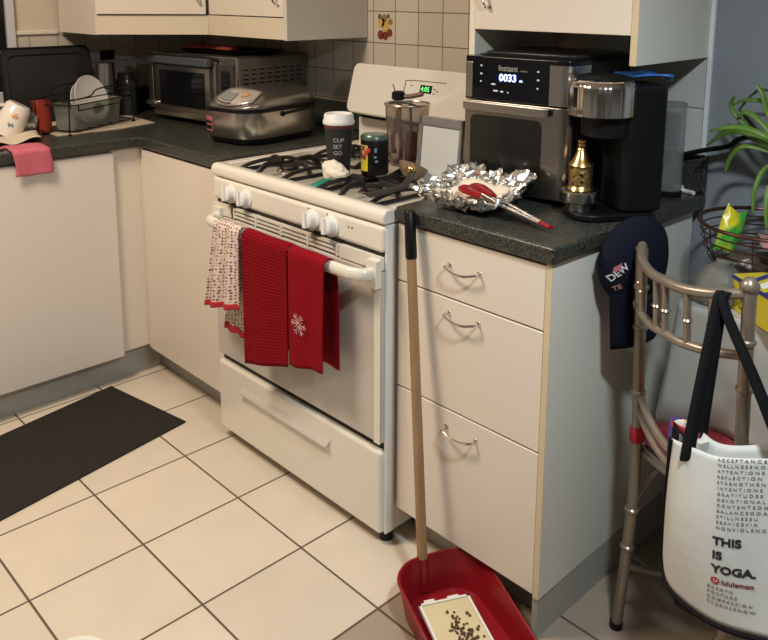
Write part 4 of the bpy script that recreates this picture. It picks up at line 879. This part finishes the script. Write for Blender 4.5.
g = sheet(B(), lambda u, v: tote(u, v)+Vector((-.022, .052, .004))*(1-.15*v)+Vector((0, 0, .012*math.sin(7*u)*(1-v))), 30, 20); o = obj('back_panel', g, toteM, t, smooth='all'); solid(o, .002)
def side(u, v):
    a = tote(0, v); b = a+Vector((-.022, .052, .004))*(1-.15*v); return a.lerp(b, u)+Vector((.012*math.sin(PI*u), .0, 0))
g = sheet(B(), side, 6, 20); o = obj('gusset', g, blackw, t, smooth='all'); solid(o, .002)
g = sheet(B(), lambda u, v: (tote(u, 1)).lerp(tote(u, 1)+Vector((-.018, .046, .0)), v)+Vector((0, 0, -.012*math.sin(PI*v))), 30, 6); o = obj('bottom', g, blackw, t, smooth='all'); solid(o, .002)
g = B(); tube(g, [tote(0, i/20, .001) for i in range(21)]+[tote(i/30, 1.0, .002)+Vector((0, 0, -.004)) for i in range(31)], .0045, 6); obj('piping', g, blackw, t, smooth=True)
Wt = sum((topP[i+1]-topP[i]).length for i in range(len(topP)-1)); Ht = .285
def tfn(x0, z0, k_=1.0):
    def f(c): return tote((x0+c.x*k_)/Wt, (z0-c.y)/Ht, .0022+c.z)
    return f
def split(bm_): return bm_
ink = mat('black_ink', (.02, .02, .02), .6); tb = B()
for i, s in enumerate(('THIS', 'IS', 'YOGA.')): merge(tb, text_bm(s, .0180, None, depth=.0002, bold=.0007, fn=tfn(.148, .142+.0240*i, 1.0)))
obj('slogan', tb, ink, t)
rm_ = mat('red_ink', (.40, .02, .03), .6)
tb = B(); lathe(tb, [(.0058, 0), (.0056, .0005)], n=20)
for v in tb.verts: v.co = tfn(.153, .2050)(v.co)
obj('logo_disc', tb, rm_, t)
obj('logo_mark', text_bm('U', .008, None, depth=.0006, bold=.0003, fn=tfn(.1505, .2075)), toteM, t)
obj('brand_word', text_bm('lululemon', .0102, None, depth=.0002, bold=.0003, fn=tfn(.1610, .2085)), rm_ if False else mat('dark_red_ink', (.20, .03, .04), .6), t)
gi = mat('grey_ink', (.20, .20, .20), .6)
rows = ['ACCEPTANCE', 'WELLNESSKO', 'ATTENTIONS', 'REFLECTION', 'STRENGTHEN', 'INTENTIONS', 'GRATITUDES', 'DEVOTIONAL', 'CONTENTEDM', 'BALANCEGOA', 'STILLNESSU', 'SERVICEVIA', 'NONVIOLENCE']
for i, q in enumerate(rows): obj('word_row', text_bm(' '.join(q), .0066, None, depth=.0002, bold=.0001, fn=tfn(.152, .006+.0091*i)), gi, t)
for i, q in enumerate(('BREATH', 'POSTURE', 'COMPASSION', 'CLEANSENOW')): obj('word_row', text_bm(' '.join(q), .0066, None, depth=.0002, bold=.0001, fn=tfn(.143, .221+.0095*i)), gi, t)
railpt = Mch @ Vector((WX*.88, -.030, .884))
def strap(p_top, p_bot, w0, w1, mid=(0, 0, 0)):
    P = smoothpts([p_top+Vector((.0, .015, .006)), p_top+Vector((.003, -.010, .014)), p_top+Vector((.004, -.022, -.01)), (p_top+Vector((.004, -.022, 0))).lerp(p_bot, .5)+Vector(mid), p_bot, p_bot+Vector((0, 0, -.02))], 5)
    g = B(); vw = rt
    for sgn in (1,):
        L = len(P); A = [p-vw*(w0+(w1-w0)*i/L)/2 for i, p in enumerate(P)]; Bb = [p+vw*(w0+(w1-w0)*i/L)/2 for i, p in enumerate(P)]
        va = [g.verts.new(p) for p in A]; vb = [g.verts.new(p) for p in Bb]
        for i in range(L-1): g.faces.new((va[i], va[i+1], vb[i+1], vb[i]))
    return g
o = obj('strap', strap(railpt, tote(.28, .02, .003), .016, .026), blackw, t, smooth='all'); solid(o, .003)
o = obj('strap', strap(railpt+Vector((.012, .004, 0)), tote(.86, .02, .003), .014, .026), blackw, t, smooth='all'); solid(o, .003)
o = obj('strap', strap(railpt+Vector((.004, .012, -.004)), tote(.42, .0)+Vector((-.022, .050, 0)), .014, .022), blackw, t, smooth='all'); solid(o, .003)
# box inside the tote
t = thing('snack_carton', 'small carton with red and blue top peeking out of the tote', 'carton', (2.075, -.020, .52), local=True, rz=-.35)
obj('carton', bx(-.03, .035, -.012, .010, 0, .112), mat('pale_carton', (.62, .60, .58), .6), t)
obj('red_flap', bx(-.034, .02, -.014, .012, .1125, .122), mat('carton_red', (.50, .05, .07), .5), t); obj('blue_flap', bx(-.040, -.031, -.013, .011, .05, .122), mat('carton_blue', (.06, .05, .25), .5), t)
# ------------------------------------------------------------------ table at the wall
TX0, TX1, TY0, TY1, TZ = 1.905, 2.75, .285, .628, .75
t = thing('dining_table', 'small table against the grey wall under a pale cover', 'table', (2.3, .45, 0))
obj('tabletop', bx(TX0, TX1, TY0, TY1, .722, TZ), mat('table_wood', (.20, .13, .09), .5), t, bevel=.003)
for x, y in ((TX0+.04, TY0+.04), (TX1-.04, TY0+.04), (TX0+.04, TY1-.04), (TX1-.04, TY1-.04)): obj('leg', bx(x-.02, x+.02, y-.02, y+.02, 0, .7215), mat('table_wood_leg', (.12, .08, .06), .5), t)
cov = mat('pale_translucent_cover', (.50, .49, .45), .35, trans=.25, ior=1.2, var=.12, scale=9, coat=.5)
g = B(); per = [(TX0-.008, TY1), (TX0-.008, TY0-.008), (TX1+.008, TY0-.008)]
def cover_side(u, v):
    P = [Vector((*p, 0)) for p in per]; L1 = (P[1]-P[0]).length; L2 = (P[2]-P[1]).length; d = u*(L1+L2)
    if d < L1: p = P[0].lerp(P[1], d/L1); nn = Vector((-1, 0, 0)); 
    else: p = P[1].lerp(P[2], (d-L1)/L2); nn = Vector((0, -1, 0))
    k_ = max(0, 1-abs(d-L1)/.06); nn = (nn+Vector((-.7, -.7, 0))*k_).normalized() if k_ > 0 else nn
    return Vector((p.x, p.y, .754-.27*v))+nn*(.004+v*.014*(1+math.sin(d*38))+.012*v*k_)+Vector((0, 0, -.012*v*math.sin(d*21)))
sheet(g, cover_side, 130, 14)
o = obj('table_cover', g, cov, smooth='all'); solid(o, .0015)
me = o.data; bm2 = bmesh.new(); bm2.from_mesh(me); box(bm2, TX0-.008, TX1+.008, TY0-.008, TY1, .7515, .7545); bm2.to_mesh(me); bm2.free()
tag(o, 'pale shiny plastic cover hanging over the edges of the table', 'tablecloth')
# bag with translucent bulge
g = B(); loft(g, [[Vector((cx_+r_*math.cos(a)*(1+.08*math.sin(3*a+z*30)), cy_+r_*.8*math.sin(a)*(1+.08*math.sin(4*a+z*20)), z)) for a in [2*PI*i/24 for i in range(24)]] for z, r_, cx_, cy_ in ((.756, .050, 1.950, .325), (.775, .060, 1.950, .325), (.80, .056, 1.953, .325), (.825, .038, 1.958, .33), (.845, .016, 1.962, .332), (.85, .022, 1.966, .333))])
tag(obj('plastic_bag', g, mat('clear_bag', (.42, .42, .38), .25, trans=.7, ior=1.15, bump=.8, bscale=60), smooth='all'), 'knotted translucent plastic bag on the table left of the yellow box', 'bag')
# wire basket
BC = Vector((1.990, .472, .756))
t = thing('wire_basket', 'round brown wire fruit basket on the table by the grey wall', 'basket', tuple(BC), local=True)
copper = mat('brown_wire', (.10, .045, .035), .3, .7); g = B()
def brad(z): return .062+.075*math.sin(min(1, z/.155)*PI/2)**.8
for i, z in enumerate((.006, .028, .050, .072, .094, .115, .134)): tube(g, [(brad(z)*math.cos(a), brad(z)*math.sin(a), z) for a in [2*PI*k/44 for k in range(44)]], .0018, 6, True)
for k in range(8): a = 2*PI*k/8+.2; tube(g, [(brad(z)*math.cos(a), brad(z)*math.sin(a), z) for z in (.0, .03, .06, .09, .12, .15)], .0016, 6)
for k in range(-2, 3): c_ = math.sqrt(max(.0, .062**2-(k*.022)**2)); tube(g, [(k*.022, -c_, .004), (k*.022, c_, .004)], .0016, 6)
obj('wires', g, copper, t, smooth=True)
g = B(); tube(g, [(.140*math.cos(a), .140*math.sin(a), .153) for a in [2*PI*k/48 for k in range(48)]], .0045, 8, True); obj('rim', g, copper, t, smooth=True)
def pouch(name, label, cat, c, sx, sz, th, m, rot, cr=.004, seed=1):
    g = B(); n1, n2 = 14, 16; fr = []
    for s in (-1, 1):
        sheet(g, lambda u, v: Vector(((u-.5)*sx*(1+.06*math.sin(9*v+seed)), s*(th*math.sin(PI*u)**.7*math.sin(PI*v)**.6)+cr*noise.noise(Vector((u*5+seed, v*5, s))), (v-.5)*sz+.01*math.sin(5*u+seed)*(v-.3))), n1, n2)
    bmesh.ops.remove_doubles(g, verts=g.verts, dist=.0015)
    o = obj(name, g, m, smooth='all'); o.location = c; o.rotation_euler = rot; tag(o, label, cat); return o
gy = mat('green_yellow_foil', (.30, .45, .03), .3, .0); nt = gy.node_tree; bs = nt.nodes['Principled BSDF']; tc = N(nt, 'ShaderNodeTexCoord'); mp = N(nt, 'ShaderNodeTexNoise'); mp.inputs['Scale'].default_value = 14; sx_ = N(nt, 'ShaderNodeSeparateXYZ'); nt.links.new(tc.outputs['Object'], sx_.inputs[0]); nt.links.new(tc.outputs['Object'], mp.inputs['Vector'])
cr = N(nt, 'ShaderNodeValToRGB'); cr.color_ramp.elements[0].position = .42; cr.color_ramp.elements[0].color = (.72, .62, .02, 1); cr.color_ramp.elements[1].position = .56; cr.color_ramp.elements[1].color = (.06, .38, .05, 1)
nt.links.new(mth(nt, 'ADD', mth(nt, 'MULTIPLY', sx_.outputs[0], 4.5), mth(nt, 'MULTIPLY', mp.outputs[0], .95)), cr.inputs[0]); nt.links.new(cr.outputs[0], bs.inputs['Base Color'])
pouch('snack_packet', 'bright green and yellow snack packet sticking out of the wire basket', 'packet', (1.917, .460, .880), .052, .105, .011, gy, (-.25, .35, .75), seed=2)
pouch('snack_packet', 'white and red crinkled packet in the right of the wire basket', 'packet', (2.030, .455, .872), .09, .06, .014, mat('red_white_foil', (.34, .17, .17), .3, var=.8, scale=35), (-1.1, .2, .7), seed=4)
pouch('paper_packet', 'grey brown packet lying at the back of the wire basket', 'packet', (2.045, .500, .900), .10, .08, .016, mat('grey_brown_film', (.24, .20, .17), .35, var=.4, scale=14), (-.7, -.3, .7), seed=6)
pouch('paper_packet', 'dark wrapped packet low in the wire basket beneath the green packet', 'packet', (1.965, .450, .815), .085, .075, .022, mat('dark_film', (.07, .05, .04), .35, var=.5, scale=25), (-.9, .1, .4), seed=9)
# yellow and blue box
t = thing('yellow_box', 'yellow carton with dark blue stripes beside the chair post', 'carton', (2.055, .330, .7555), local=True, rz=-.62)
obj('carton', bx(-.045, .10, -.05, .05, 0, .075), mat('yellow_card', (.55, .44, .03), .5, var=.08), t, bevel=.001)
bb = B(); navyc = mat('navy_card', (.03, .04, .22), .5)
prism(bb, [(-.045, .05), (-.030, .05), (.02, -.05), (.005, -.05)], .0752, .0758); prism(bb, [(.02, .05), (.035, .05), (.085, -.05), (.07, -.05)], .0752, .0758)
prism(bb, [(-.045, .066), (-.045, .075), (.10, .075), (.10, .066)], .0502, .0508, XZ); prism(bb, [(.0, 0), (.02, .0), (.05, .066), (.03, .066)], .0502, .0508, XZ)
obj('stripes', bb, navyc, t)
obj('white_patch', prism(B(), [(-.010, .04), (.014, .04), (.050, -.04), (.028, -.04)], .0752, .0757), whitep, t)
obj('lettering', text_bm('ob', .045, face_m((-.040, -.0503, .012), (1, 0, 0), (0, 0, 1)), bold=.001), mat('olive_print', (.20, .17, .02), .5), t)
# ------------------------------------------------------------------ plant on a stand by the wall
t = thing('potted_plant', 'trailing green plant with long leaves in front of the grey wall', 'plant', (2.235, .53, .755)); WORLD[t] = Matrix.Translation((-.175, -.03, 0))
leafm = mat('leaf_green', (.10, .20, .03), .4, var=.35, scale=18); random.seed(21)
def leaf(bm_, P, w_):
    Q = smoothpts(P, 5); L = len(Q)
    up3 = Vector((0, 0, 1)); va = []
    for i, p in enumerate(Q):
        d_ = (Q[min(i+1, L-1)]-Q[max(i-1, 0)]).normalized(); s_ = d_.cross(Vector((.5, -.85, .35))).normalized(); ww = .62*w_*math.sin(PI*min(.98, .08+i/L*.9))**.8/2
        va.append((bm_.verts.new(p-s_*ww), bm_.verts.new(p+Vector((0, 0, -ww*.3))), bm_.verts.new(p+s_*ww)))
    for i in range(L-1):
        for k in (0, 1): bm_.faces.new((va[i][k], va[i+1][k], va[i+1][k+1], va[i][k+1]))
o0 = Vector((0.0, 0, .30))
leaves = [((-.02, 0, .31), (-.09, -.0, .345), (-.15, .02, .34), (-.20, .03, .30), .022), ((-.01, 0, .31), (-.06, 0, .37), (-.10, .0, .395), (-.12, 0, .38), .020),
          ((0, 0, .32), (-.05, 0, .39), (-.07, 0, .44), (-.085, 0, .46), .020), ((0, 0, .32), (-.01, 0, .39), (-.02, 0, .44), (-.045, 0, .47), .022), ((-.0, 0, .31), (-.07, 0, .33), (-.11, .01, .35), (-.15, .02, .36), .018),
          ((0, 0, .31), (-.04, -.03, .35), (-.10, -.04, .365), (-.16, -.05, .35), .020), ((.01, 0, .31), (.04, 0, .38), (.07, 0, .41), (.12, 0, .42), .022), ((0, 0, .30), (.05, -.03, .33), (.10, -.05, .32), (.14, -.06, .27), .022),
          ((-.01, 0, .30), (-.05, 0, .27), (-.06, -.02, .22), (-.055, -.03, .17), .018), ((0, 0, .30), (-.02, -.03, .25), (-.02, -.05, .20), (-.01, -.06, .15), .020), ((0, 0, .31), (.02, .02, .40), (.01, .03, .46), (-.02, .03, .50), .020)]
leaves += [((-.03, 0, .32), (-.10, .01, .36), (-.14, .01, .40), (-.13, .0, .43), .018), ((-.04, 0, .31), (-.09, -.02, .32), (-.12, -.02, .29), (-.13, -.02, .25), .018), ((-.02, 0, .33), (-.06, .02, .41), (-.11, .02, .42), (-.15, .02, .40), .016)]
for L in leaves: g = B(); leaf(g, [(p[0]*1.0-.045, p[1], p[2]) for p in L[:4]], L[4]); o = obj('leaf', g, leafm, t, smooth='all'); solid(o, .0008)
g = B(); tube(g, smoothpts([(-.175, .03, .395), (-.14, .03, .44), (-.10, .03, .445), (.0, .03, .445), (.05, .02, .43)], 4), .003, 6); tube(g, smoothpts([(0, 0, .31), (.06, .01, .33), (.14, .03, .29)], 4), .006, 6); tube(g, smoothpts([(-.175, .03, .395), (-.14, .03, .36), (-.11, .03, .33), (-.02, .02, .31)], 4), .004, 6); obj('stem', g, mat('dark_stem', (.05, .07, .03), .6), t, smooth=True)
obj('pot', lathe(B(), [(.045, 0), (.05, .005), (.065, .26), (.070, .262), (.070, .29), (.062, .29)], (.175, .03, 0), n=28), mat('dark_pot', (.07, .07, .065), .5), t, smooth=True)
# ceiling fitting of the kitchen and pendant over the dining side (both out of the frame)
tag(obj('ceiling_light', lathe(B(), [(.31, 2.365), (.32, 2.3995)], (.72, -1.18, 0), 32, cap=False), whitep, smooth=True), 'round white ceiling light of the kitchen', 'lamp')
t = thing('pendant_lamp', 'pendant lamp hanging over the dining side', 'lamp', (2.45, -.52, 1.86), local=True)
obj('shade', lathe(B(), [(.085, -.01), (.080, .03), (.04, .07), (.012, .08)], n=28, cap=False), whitep, t, smooth=True)
obj('cord', cyl(B(), (0, 0, .075), (0, 0, .539), .004), black, t)
